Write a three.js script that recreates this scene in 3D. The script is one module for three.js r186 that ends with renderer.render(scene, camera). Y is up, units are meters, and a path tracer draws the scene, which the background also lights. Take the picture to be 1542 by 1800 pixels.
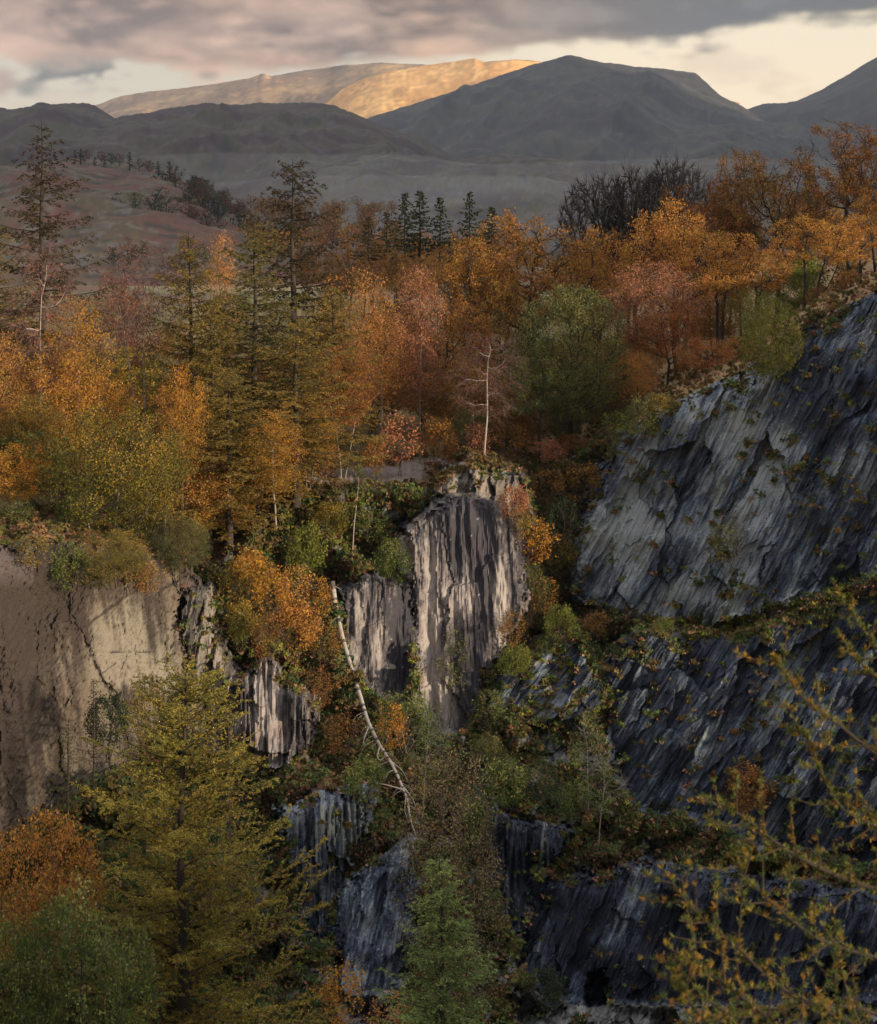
import * as THREE from 'three';
import { mergeGeometries } from 'three/addons/utils/BufferGeometryUtils.js';

// ------------------------------------------------------------------ camera, sky, sun, exposure
const F = 2770, CX = 771, CY = 380;                       // lens: pixels of the photograph per unit slope; horizon row
const scene = new THREE.Scene();
const camera = new THREE.PerspectiveCamera(2 * Math.atan(1420 / F) * 180 / Math.PI, 1542 / 2840, 0.5, 40000);
camera.setViewOffset(1542, 2840, 0, 1040, 1542, 1800);
camera.position.set(0, 0, 0);
camera.focus = 85; camera.userData.fStop = 4;
camera.updateProjectionMatrix();
scene.add(camera);

const renderer = new THREE.WebGLRenderer({ antialias: true });
renderer.toneMapping = THREE.LinearToneMapping;
renderer.toneMappingExposure = 1.5;
renderer.shadowMap.enabled = true;

const SUN = new THREE.Vector3(0.86, 0.155, 0.48).normalize();
const sun = new THREE.DirectionalLight(new THREE.Color().setRGB(1.0, 0.80, 0.58), 4.6);
sun.name = 'sun'; sun.position.copy(SUN).multiplyScalar(400); sun.shadow.radius = 6; sun.castShadow = true;
sun.shadow.mapSize.set(4096, 4096);
Object.assign(sun.shadow.camera, { left: -120, right: 120, top: 80, bottom: -80, near: 10, far: 900 });
sun.target.position.set(0, -10, -80); sun.position.add(sun.target.position);
scene.add(sun, sun.target);
scene.fog = new THREE.FogExp2(new THREE.Color().setRGB(0.62, 0.77, 1.0), 4.6e-5);

// ------------------------------------------------------------------ random numbers and noise
function rng(seed) { let s = seed >>> 0; return () => { s = (s + 0x6d2b79f5) | 0; let t = Math.imul(s ^ (s >>> 15), 1 | s); t = (t + Math.imul(t ^ (t >>> 7), 61 | t)) ^ t; return ((t ^ (t >>> 14)) >>> 0) / 4294967296; }; }
const PERM = new Uint8Array(512); { const r = rng(77), p = [...Array(256).keys()]; for (let i = 255; i > 0; i--) { const j = Math.floor(r() * (i + 1)); [p[i], p[j]] = [p[j], p[i]]; } for (let i = 0; i < 512; i++) PERM[i] = p[i & 255]; }
const GX = [1, -1, 1, -1, 1, -1, 1, -1, 0, 0, 0, 0, 1, -1, 0, 0], GY = [1, 1, -1, -1, 0, 0, 0, 0, 1, -1, 1, -1, 1, 1, -1, -1], GZ = [0, 0, 0, 0, 1, 1, -1, -1, 1, 1, -1, -1, 0, 0, 1, -1];
const lerp = (a, b, t) => a + (b - a) * t, clamp = (x, a = 0, b = 1) => x < a ? a : x > b ? b : x;
const sst = (a, b, x) => { const t = clamp((x - a) / (b - a)); return t * t * (3 - 2 * t); };
function noise(x, y, z = 0) {                               // gradient noise, about -1 .. 1
  const xf = Math.floor(x), yf = Math.floor(y), zf = Math.floor(z), X = xf & 255, Y = yf & 255, Z = zf & 255;
  x -= xf; y -= yf; z -= zf;
  const u = x * x * x * (x * (x * 6 - 15) + 10), v = y * y * y * (y * (y * 6 - 15) + 10), w = z * z * z * (z * (z * 6 - 15) + 10);
  const A = PERM[X] + Y, AA = PERM[A] + Z, AB = PERM[A + 1] + Z, B = PERM[X + 1] + Y, BA = PERM[B] + Z, BB = PERM[B + 1] + Z;
  const g = (h, a, b, c) => { h &= 15; return GX[h] * a + GY[h] * b + GZ[h] * c; };
  return lerp(lerp(lerp(g(PERM[AA], x, y, z), g(PERM[BA], x - 1, y, z), u), lerp(g(PERM[AB], x, y - 1, z), g(PERM[BB], x - 1, y - 1, z), u), v),
    lerp(lerp(g(PERM[AA + 1], x, y, z - 1), g(PERM[BA + 1], x - 1, y, z - 1), u), lerp(g(PERM[AB + 1], x, y - 1, z - 1), g(PERM[BB + 1], x - 1, y - 1, z - 1), u), v), w);
}
const fbm = (x, y, z, oct) => { let s = 0, a = 0.5; for (let i = 0; i < oct; i++) { s += a * noise(x, y, z + i * 7.3); x *= 2.03; y *= 2.03; z *= 2.03; a *= 0.5; } return s; };
const table = (pts, x) => { if (x <= pts[0][0]) return pts[0].slice(1); for (let i = 1; i < pts.length; i++) if (x <= pts[i][0]) { const t = (x - pts[i - 1][0]) / (pts[i][0] - pts[i - 1][0]); return pts[i].slice(1).map((v, k) => lerp(pts[i - 1][k + 1], v, t)); } return pts[pts.length - 1].slice(1); };
const at = (px, py, d) => new THREE.Vector3((px - CX) / F * d, -(py - CY) / F * d, -d);
const mix3 = (a, b, t) => [lerp(a[0], b[0], t), lerp(a[1], b[1], t), lerp(a[2], b[2], t)];

// ------------------------------------------------------------------ sky: evening cloud deck with a clear strip low down
{
  const W = 4096, H = 2048, data = new Float32Array(W * H * 4);
  const edge = [[-300, 90], [0, 95], [60, 118], [150, 120], [250, 122], [330, 128], [450, 132], [600, 125], [750, 105], [870, 96], [950, 84], [1080, 78], [1180, 82], [1260, 66], [1330, 52], [1400, 40], [1480, 44], [1560, 60], [1900, 90]];
  const tone = [[-400, .30, .24, .21], [0, .34, .25, .215], [200, .40, .29, .245], [400, .40, .29, .235], [600, .33, .25, .21], [760, .40, .28, .21], [850, .30, .23, .19], [960, .17, .15, .14], [1150, .115, .115, .12], [1350, .095, .105, .115], [1542, .10, .112, .122], [1900, .16, .16, .17]];
  for (let row = 0; row < H; row++) {
    const el = ((row + 0.5) / H - 0.5) * Math.PI, y = Math.sin(el), c = Math.cos(el), deg = el * 180 / Math.PI;
    for (let col = 0; col < W; col++) {
      const o = (row * W + col) * 4; data[o + 3] = 1;
      if (el < 0) { data[o] = .12; data[o + 1] = .10; data[o + 2] = .085; continue; }
      const round = ((col + 0.5) / W - 0.5) * 2 * Math.PI, x = Math.cos(round) * c, z = Math.sin(round) * c;
      const az = Math.atan2(x, -z);                         // 0 straight ahead, right positive
      const px = CX + F * clamp(az, -0.62, 0.62), py = CY - F * Math.tan(Math.min(el, 1.2));
      const few = deg > 14 ? 3 : 6;
      const wq = fbm(az * 14, el * 30, 21, 3) * .5, n1 = fbm(az * 13 + wq * .6, el * 34 + wq * .6, 3.1, few) * 1.35, n2 = fbm(az * 34 + 9 + wq, el * 92 + wq, 8.7, few) * 1.3, n3 = fbm(az * 5 + 40, el * 12, 1.7, few);
      const yb = table(edge, px)[0];
      const cover = sst(-14, 20, (yb - py) + 34 * n2 + 26 * n1);
      const tc = table(tone, px);
      // body of the deck: darker bellies, lighter rims, warm light from below near its edge
      const belly = clamp(1 + 1.7 * n1 + 0.55 * n2 + .9 * ((a) => Math.max(0, a))(n2 - n1), 0.42, 1.9), rim = Math.exp(-Math.max(0, yb - py) / 22) * sst(1250, 900, px) * 0.55;
      let r = tc[0] * belly, g = tc[1] * belly, b = tc[2] * belly;
      r += rim * 0.5; g += rim * 0.32; b += rim * 0.17;
      // above the strip the deck evens out into a pale overcast
      const up = sst(8, 24, deg), high = sst(18, 70, deg), base = [lerp(.2, .92, high), lerp(.2, 1.02, high), lerp(.21, 1.22, high)], soft = 1 + 0.5 * n3;
      r = lerp(r, base[0] * soft, up); g = lerp(g, base[1] * soft, up); b = lerp(b, base[2] * soft, up);
      // clear strip
      const side = sst(500, 1150, px), k = clamp((CY - py) / 330);
      let cr = lerp(.86, 1.32, side) * lerp(1, .82, k), cg = lerp(.80, 1.14, side) * lerp(1, .90, k), cb = lerp(.66, .86, side) * lerp(1, .98, k);
      const wisp = sst(0.02, 0.4, n1 + 0.5 * n2 - 0.05) * 0.5; cr = lerp(cr, .70, wisp * .6); cg = lerp(cg, .56, wisp * .6); cb = lerp(cb, .46, wisp * .6);
      // small grey cloud at left, low pink bank at the left edge
      const blob = (bx, by, rx, ry) => { const a = (px - bx) / rx, q = (py - by) / ry; return Math.exp(-(a * a + q * q)); };
      const grey = sst(0.12, 0.8, blob(160, 130, 100, 30) * (.75 + 2.6 * n2 + 1.2 * n1) + 0.5 * blob(372, 134, 24, 12) * (1 + 2 * n2) + .55 * blob(62, 166, 26, 16));
      const pink = sst(0.3, 0.9, blob(5, 150, 62, 40) * (1 + .8 * n2));
      cr = lerp(cr, .52, pink); cg = lerp(cg, .43, pink); cb = lerp(cb, .37, pink);
      cr = lerp(cr, lerp(r, cr, 0) , 0);
      const R = lerp(lerp(cr, r, cover), .19, grey * (1 - cover * .5)), G = lerp(lerp(cg, g, cover), .20, grey * (1 - cover * .5)), B = lerp(lerp(cb, b, cover), .20, grey * (1 - cover * .5));
      const low = lerp(.69, 1, up); data[o] = R * low * 1.13; data[o + 1] = G * low; data[o + 2] = B * low * .86;
    }
  }
  const sky = new THREE.DataTexture(data, W, H, THREE.RGBAFormat, THREE.FloatType);
  sky.mapping = THREE.EquirectangularReflectionMapping; sky.magFilter = sky.minFilter = THREE.LinearFilter; sky.needsUpdate = true;
  scene.background = sky; scene.environment = sky;
}

// ------------------------------------------------------------------ naming
const used = new Map();
function numbered(name) { const n = used.get(name) ?? 0; used.set(name, n + 1); return n ? name + '_' + String(n).padStart(3, '0') : name; }
function tag(o, name, label, category, group, kind) {
  o.name = numbered(name); o.userData = { label, category };
  if (group) o.userData.group = group;
  if (kind) o.userData.kind = kind;
  scene.add(o); return o;
}
const mat = (rgb, rough = 1, extra = {}) => new THREE.MeshStandardMaterial({ color: new THREE.Color().setRGB(...rgb), roughness: rough, metalness: 0, ...extra });
const leafMat = (rgb, through = 0.35) => new THREE.MeshPhysicalMaterial({ color: new THREE.Color().setRGB(...rgb), roughness: 1, transmission: through, thickness: 0, vertexColors: true, side: THREE.DoubleSide, specularIntensity: 0.2 });

// grow-able buffers
class Buf {
  constructor() { this.p = []; this.n = []; this.i = []; this.c = []; }
  tri(a, b, c) { this.i.push(a, b, c); }
  vert(x, y, z, nx, ny, nz) { this.p.push(x, y, z); this.n.push(nx, ny, nz); return this.p.length / 3 - 1; }
  build(colors) {
    const g = new THREE.BufferGeometry();
    g.setAttribute('position', new THREE.BufferAttribute(new Float32Array(this.p), 3));
    g.setAttribute('normal', new THREE.BufferAttribute(new Float32Array(this.n), 3));
    if (colors || this.c.length) g.setAttribute('color', new THREE.BufferAttribute(new Float32Array(colors ?? this.c), 3));
    g.setIndex(new THREE.BufferAttribute(new Uint32Array(this.i), 1));
    return g;
  }
}
function tube(B, ax, ay, az, bx, by, bz, ra, rb, sides, col) {
  let dx = bx - ax, dy = by - ay, dz = bz - az; const L = Math.hypot(dx, dy, dz) || 1e-6; dx /= L; dy /= L; dz /= L;
  let ux, uy, uz; if (Math.abs(dy) < 0.9) { ux = -dz; uy = 0; uz = dx; } else { ux = 0; uy = dz; uz = -dy; }
  const ul = Math.hypot(ux, uy, uz); ux /= ul; uy /= ul; uz /= ul;
  const vx = dy * uz - dz * uy, vy = dz * ux - dx * uz, vz = dx * uy - dy * ux, s = B.p.length / 3;
  for (let k = 0; k < sides; k++) {
    const a = k / sides * Math.PI * 2, c = Math.cos(a), n = Math.sin(a), nx = ux * c + vx * n, ny = uy * c + vy * n, nz = uz * c + vz * n;
    B.vert(ax + nx * ra, ay + ny * ra, az + nz * ra, nx, ny, nz); B.vert(bx + nx * rb, by + ny * rb, bz + nz * rb, nx, ny, nz);
    if (col) B.c.push(...col, ...col);
  }
  for (let k = 0; k < sides; k++) { const j = (k + 1) % sides, a = s + 2 * k, b = s + 2 * j; B.tri(a, b, a + 1); B.tri(b, b + 1, a + 1); }
}
// a leaf: two triangles folded a little along the midrib
function leaf(B, x, y, z, r, size, dir, narrow = 0.55, lite = false) {
  let ax = r() * 2 - 1, ay = r() * 2 - 1, az = r() * 2 - 1; if (dir) { ax += dir[0]; ay += dir[1]; az += dir[2]; }
  let l = Math.hypot(ax, ay, az) || 1; ax /= l; ay /= l; az /= l;
  let bx = r() * 2 - 1, by = r() * 2 - 1, bz = r() * 2 - 1; const dt = ax * bx + ay * by + az * bz; bx -= ax * dt; by -= ay * dt; bz -= az * dt;
  l = Math.hypot(bx, by, bz) || 1; bx /= l; by /= l; bz /= l;
  const nx = ay * bz - az * by, ny = az * bx - ax * bz, nz = ax * by - ay * bx, h = size * 0.5, w = h * narrow, f = h * 0.18;
  if (lite) {                                               // a single triangle where leaves are too small to see more
    const s = B.vert(x - ax * h, y - ay * h, z - az * h, nx, ny, nz), q = w * 1.5;
    B.vert(x + ax * h * .5 + bx * q, y + ay * h * .5 + by * q, z + az * h * .5 + bz * q, nx, ny, nz); B.vert(x + ax * h * .8 - bx * q, y + ay * h * .8 - by * q, z + az * h * .8 - bz * q, nx, ny, nz);
    B.tri(s, s + 2, s + 1); return;
  }
  const s = B.vert(x - ax * h, y - ay * h, z - az * h, nx, ny, nz);
  B.vert(x + bx * w + nx * f, y + by * w + ny * f, z + bz * w + nz * f, nx - bx * .3, ny - by * .3, nz - bz * .3);
  B.vert(x + ax * h, y + ay * h, z + az * h, nx, ny, nz);
  B.vert(x - bx * w + nx * f, y - by * w + ny * f, z - bz * w + nz * f, nx + bx * .3, ny + by * .3, nz + bz * .3);
  B.tri(s, s + 2, s + 1); B.tri(s, s + 3, s + 2);
}

// ------------------------------------------------------------------ the quarry: rim, faces and ledges
const RIM = [[-200, 960, 64], [0, 958, 66], [60, 948, 67.5], [170, 962, 70], [300, 985, 73.5], [375, 1000, 76], [450, 930, 80], [540, 872, 84], [600, 862, 85.5], [700, 858, 86.5], [770, 862, 87.5], [820, 822, 88], [920, 832, 90.5], [1000, 806, 92], [1060, 768, 93], [1130, 738, 93], [1200, 698, 93], [1290, 660, 93], [1380, 598, 92.5], [1440, 562, 92], [1542, 512, 91.5], [1720, 430, 90]];
const RISE = 0.012;
function rimAt(px) { const [ry, rd] = table(RIM, px); return { ry, rd, Y: -(ry - CY) / F * rd }; }
function groundY(px, d) { const { rd, Y } = rimAt(px); return Y + RISE * Math.max(0, d - rd) + 0.35 * noise(px * 0.02, d * 0.12, 5); }
const CTRL = [[-150, 1000, 64], [0, 1500, 60], [80, 1460, 61], [150, 1420, 63], [300, 1300, 70], [375, 1010, 76], [400, 1100, 74.5], [450, 1000, 79], [450, 1150, 74.5], [500, 1000, 80.5], [550, 950, 82.5], [600, 905, 85], [650, 950, 84.5], [690, 900, 86], [590, 1000, 82.5], [560, 1100, 79], [560, 1200, 76], [620, 1280, 76], [700, 1285, 78], [600, 1335, 73.5], [500, 1380, 70], [560, 1392, 69.5], [680, 1380, 72], [660, 1480, 68.5], [640, 1560, 67], [600, 1640, 65], [520, 1680, 62], [620, 1750, 61], [560, 1800, 58], [740, 1400, 72], [740, 1600, 66], [740, 1800, 60], [830, 1330, 77], [850, 1250, 80], [880, 1180, 82], [905, 1100, 85], [930, 1000, 88], [930, 900, 90], [960, 860, 91.3], [1000, 900, 91], [1000, 1050, 88], [960, 1100, 85.5], [1080, 1112, 84.5], [1200, 1110, 82.5], [1320, 1096, 80], [1450, 1046, 78], [1542, 1026, 76], [1000, 1180, 81], [900, 1300, 77.5], [960, 1250, 79], [900, 1400, 74.5], [1000, 1400, 75], [1060, 1460, 74], [1000, 1480, 73], [960, 1500, 72.5], [1060, 1510, 72], [1150, 1480, 73], [1200, 1530, 71], [1250, 1470, 72.5], [1350, 1480, 71.5], [940, 1545, 70.5], [900, 1650, 68], [950, 1760, 64], [1050, 1772, 66], [1050, 1800, 62], [1150, 1775, 65], [1300, 1785, 64], [1500, 1785, 63], [1000, 1850, 58], [300, 1600, 55], [200, 1800, 50], [0, 1700, 50], [400, 1850, 52], [820, 900, 88.3], [1100, 800, 92.5], [1250, 690, 93], [1400, 620, 92.5], [1542, 560, 91.5], [1650, 500, 90]];
function slopeDepth(px, py) { let s = 0, w = 0; for (const c of CTRL) { const dx = px - c[0], dy = (py - c[1]) * 1.25, q = 1 / Math.pow(dx * dx + dy * dy + 300, 1.9); s += q * c[2]; w += q; } return s / w; }
// rock faces: outline, depth at (cx, cy), slopes per pixel, streak direction (degrees from vertical, + leans to the right at the top)
const BODY = [
  { id: 'left', poly: [[-260, 940], [0, 958], [60, 948], [170, 962], [290, 980], [330, 1012], [372, 1050], [376, 1110], [340, 1190], [300, 1255], [240, 1330], [150, 1405], [80, 1448], [0, 1510], [-260, 1660]], c: [100, 1180], d: 64.4, ax: .030, ay: -.006, lean: -6 },
  { id: 'broken', poly: [[298, 1045], [372, 1035], [384, 1120], [425, 1180], [440, 1280], [410, 1330], [340, 1330], [325, 1260], [345, 1190]], c: [370, 1180], d: 71.4, ax: .018, ay: -.008, lean: 10 },
  { id: 'columns', poly: [[405, 1200], [470, 1172], [545, 1235], [556, 1290], [500, 1346], [430, 1342], [395, 1270]], c: [480, 1260], d: 71.6, ax: .008, ay: -.006, lean: 0 },
  { id: 'pillars', poly: [[498, 1430], [565, 1402], [640, 1398], [642, 1450], [602, 1535], [588, 1650], [530, 1690], [515, 1520]], c: [570, 1530], d: 65.8, ax: .012, ay: -.005, lean: -1 },
  { id: 'lump', poly: [[596, 1560], [650, 1530], [720, 1480], [730, 1640], [700, 1760], [600, 1760], [580, 1660]], c: [650, 1650], d: 64.2, ax: -.004, ay: -.012, lean: 12 },
  { id: 'buttress', poly: [[722, 935], [760, 893], [800, 880], [850, 872], [898, 885], [914, 960], [926, 1040], [896, 1110], [868, 1175], [832, 1285], [800, 1302], [760, 1294], [729, 1245], [726, 1100]], c: [810, 1080], d: 81.6, ax: .004, ay: -.008, lean: -3 },
  { id: 'panel', poly: [[598, 1040], [650, 1016], [724, 1030], [732, 1246], [690, 1252], [640, 1222], [608, 1130]], c: [670, 1130], d: 83.0 - 3.4, ax: .016, ay: -.008, lean: 0 },
  { id: 'facet', poly: [[690, 985], [706, 950], [730, 930], [732, 1034], [700, 1014]], c: [715, 980], d: 83.4, ax: -.02, ay: -.01, lean: -12 },
  { id: 'outcrop', poly: [[772, 866], [790, 836], [830, 816], [905, 826], [935, 890], [922, 950], [880, 890], [820, 872]], c: [850, 850], d: 86.2, ax: .012, ay: -.012, lean: 14 },
  { id: 'upper', poly: [[1000, 1030], [1024, 940], [1052, 862], [1078, 800], [1120, 752], [1196, 708], [1288, 672], [1300, 700], [1384, 604], [1420, 572], [1542, 520], [1720, 440], [1720, 1000], [1542, 1018], [1400, 1056], [1260, 1101], [1110, 1087], [1030, 1050]], c: [1280, 860], d: 83.4, ax: -.017, ay: -.0105, lean: 26 },
  { id: 'lower', poly: [[1060, 1176], [1130, 1118], [1250, 1116], [1330, 1106], [1420, 1068], [1560, 1032], [1720, 1000], [1720, 1560], [1400, 1500], [1280, 1466], [1220, 1440], [1140, 1440], [1080, 1400], [1066, 1280]], c: [1280, 1270], d: 77.0, ax: -.010, ay: -.0085, lean: 30 },
  { id: 'knoll', poly: [[850, 1190], [910, 1150], [1010, 1130], [1060, 1170], [1070, 1240], [1000, 1290], [930, 1270], [860, 1240]], c: [960, 1200], d: 79.6, ax: -.002, ay: -.02, lean: 40 },
  { id: 'dark_column', poly: [[842, 1400], [900, 1440], [1000, 1462], [985, 1500], [940, 1545], [935, 1620], [900, 1660], [860, 1560]], c: [910, 1530], d: 70.4, ax: .004, ay: -.005, lean: 4 },
  { id: 'base_wall', poly: [[935, 1550], [1050, 1545], [1140, 1520], [1250, 1530], [1400, 1556], [1720, 1610], [1720, 1772], [1150, 1768], [1060, 1770], [960, 1772], [905, 1700], [915, 1640]], c: [1080, 1650], d: 68.6, ax: -.004, ay: -.006, lean: 20 },
];
function polySdf(poly, x, y) {
  let d = 1e9, inside = false;
  for (let i = 0, j = poly.length - 1; i < poly.length; j = i++) {
    const xi = poly[i][0], yi = poly[i][1], xj = poly[j][0], yj = poly[j][1], ex = xj - xi, ey = yj - yi, wx = x - xi, wy = y - yi, t = clamp((wx * ex + wy * ey) / (ex * ex + ey * ey));
    const bx = wx - ex * t, by = wy - ey * t, q = bx * bx + by * by; if (q < d) d = q;
    if ((yi > y) !== (yj > y) && x < (xj - xi) * (y - yi) / (yj - yi) + xi) inside = !inside;
  }
  return (inside ? -1 : 1) * Math.sqrt(d);
}
for (const b of BODY) { b.box = [1e9, 1e9, -1e9, -1e9]; for (const [x, y] of b.poly) { b.box[0] = Math.min(b.box[0], x); b.box[1] = Math.min(b.box[1], y); b.box[2] = Math.max(b.box[2], x); b.box[3] = Math.max(b.box[3], y); } const a = b.lean * Math.PI / 180; b.cu = Math.cos(a); b.su = Math.sin(a); }
const ell = (px, py, cx, cy, rx, ry, deg = 0) => { const a = deg * Math.PI / 180, x = px - cx, y = py - cy, u = (x * Math.cos(a) + y * Math.sin(a)) / rx, v = (-x * Math.sin(a) + y * Math.cos(a)) / ry; return Math.exp(-(u * u + v * v)); };

// slabs of cleaved slate: every cell of a jittered grid is a flat facet with its own set-back and tilt
const hv = (x, y, s) => PERM[(PERM[(PERM[x & 255] + y) & 255] + s) & 255] / 255;
function slab(u, v, su, sv, seed, out) {
  u /= su; v /= sv; const U = Math.floor(u), V = Math.floor(v); let b1 = 9, b2 = 9, bi = 0, bj = 0, fu = 0, fv = 0;
  for (let j = -1; j <= 1; j++) for (let i = -1; i <= 1; i++) { const du = U + i + hv(U + i, V + j, seed) - u, dv = V + j + hv(U + i, V + j, seed + 1) - v, q = du * du + dv * dv; if (q < b1) { b2 = b1; b1 = q; bi = U + i; bj = V + j; fu = -du; fv = -dv; } else if (q < b2) b2 = q; }
  out.tone = hv(bi, bj, seed + 2) - .5; out.gap = Math.sqrt(b2) - Math.sqrt(b1);
  return (hv(bi, bj, seed + 3) - .5) + (hv(bi, bj, seed + 4) - .35) * 1.3 * fu + (hv(bi, bj, seed + 5) - .5) * 1.1 * fv;
}
const S1 = {}, S2 = {}, S3 = {};
// depth of the quarry's skin, which body it belongs to, and how far inside
function quarry(px, py, out) {
  const { ry, rd, Y } = rimAt(px), wob = 5 * noise(px * .03, 3.3) + 3 * noise(px * .11, 9.1);
  let d, id = -1, inside = 0;
  if (py < ry + wob) d = Math.min(420, (-Y + RISE * rd) / Math.max(0.004, (py - wob - CY) / F + RISE));
  else d = slopeDepth(px, py);
  out.rim = (ry + wob) - py;                                // > 0 on the plateau
  const en = 15 * noise(px * .022, py * .022, 4) + 8 * noise(px * .07, py * .06, 6) + 5 * noise(px * .2, py * .16, 7);
  for (let k = 0; k < BODY.length; k++) {
    const b = BODY[k]; if (px < b.box[0] - 40 || px > b.box[2] + 40 || py < b.box[1] - 40 || py > b.box[3] + 40) continue;
    const s = polySdf(b.poly, px, py) + en; if (s > 36) continue;
    let e = b.d + b.ax * (px - b.c[0]) + b.ay * (py - b.c[1]);
    e += s > 0 ? s * .22 : 0;
    if (s < 0 && s > -22) e += .02 * (22 + s) * (22 + s) / 22;      // rounded arris
    if (s < 0) { const w = clamp(-s / 16); e = lerp(Math.min(e, d + .01), e, w); if (e <= d || w > .25) { if (id < 0 || e < d || inside < -s) { d = e; id = k; inside = -s; } } } else if (e < d) { d = e; id = k; inside = -s; }
  }
  const b = id >= 0 ? BODY[id] : null, cu = b ? b.cu : .9, su = b ? b.su : .42;
  const u = px * cu + py * su, v = -px * su + py * cu;
  out.u = u; out.v = v; out.id = id; out.inside = inside; out.base = d;
  if (b) {
    const soft = b.id === 'left' ? .15 : b.id === 'buttress' || b.id === 'panel' ? .13 : .85, w = b.id === 'left' ? 1.6 : 1, wu = u + 6 * noise(px / 21, py / 21, 17), wv = v + 14 * noise(px / 33, py / 33, 18);
    if (b.id === 'left') d += .6 * noise(u / 70, v / 160, 3) + .09 * noise((px * .86 + py * .5) / 4.4, (py * .86 - px * .5) / 24, 5) + .25 * Math.abs(noise(u / 24, v / 110, 6)) + .08 * noise(px / 11, py / 14, 7) + .06 * noise(px / 4, py / 5, 8) + .06 * noise(px / 8, py / 10, 11) + .5 * sst(.1, .5, noise(px / 50, py / 70, 88)) * slab(px + 10 * noise(px / 14, py / 14, 3), py + 10 * noise(px / 14, py / 14, 4), 40, 60, 9, S3) ;
    if (b.id === 'buttress' || b.id === 'panel') d += .5 * noise(u / 34, v / 300, 8) + .25 * noise(u / 9, v / 90, 9) + .10 * noise(u / 3.5, v / 26, 10);
    const bu = u + 9 * noise(px / 40, py / 40, 27) + 4 * noise(px / 13, py / 13, 26), bv = v + 24 * noise(px / 60, py / 60, 28) + 8 * noise(px / 15, py / 15, 25), rag = sst(-.25, .35, noise(px / 75, py / 90, 29)), rag2 = sst(-.1, .4, noise(px / 34, py / 40, 30));
    d += soft * (1.5 * slab(bu, bv, 80 * w, 260 * w, 3 + id * 7, S1) + (.45 + .75 * rag) * slab(wu, wv, 33 * w, 150 * w, 4 + id * 7, S2) + (.10 + .40 * rag2 * rag) * slab(wu, wv, 11, 52, 5 + id * 7, S3) + .30 * Math.abs(noise(u / 13, v / 120, 60 + id)) + .14 * noise(u / 4.2, v / 44, 61 + id) + .5 * noise(px / 70, py / 70, 14));
    if (b.id === 'columns' || b.id === 'pillars' || b.id === 'dark_column') d += .5 * Math.abs(noise(u / 11, v / 260, 71)) * 2 - .2;
  } else {
    const wu = u + 8 * noise(px / 21, py / 21, 17), wv = v + 8 * noise(px / 33, py / 33, 18);
    d += (out.rim > 0 ? .3 : 1) * (1.0 * noise(px / 44, py / 36, 2) + 1.0 * slab(wu, wv, 44, 66, 3, S1) + .8 * slab(wu, wv, 18, 34, 4, S2) + .35 * slab(u, v, 7, 13, 5, S3));
  }
  // the adit at the foot of the wall, and the hole under the left rim
  const cave = sst(1.05, .6, Math.hypot((px - 1050 - 5 * noise(py / 14, 2)) / 24, Math.min(0, py - 1752) / 52) + .3 * noise(px / 9, py / 11, 3)) * sst(1780, 1768, py); d += cave * 2.6;
  d += 2.2 * sst(1, .5, Math.hypot((px - 162) / 13, (py - 1004) / 14) + .5 * noise(px * .12, py * .12, 3));
  out.d = d;
  return out;
}
function k3(i) { return i * 3.7 + 1; }

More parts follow.
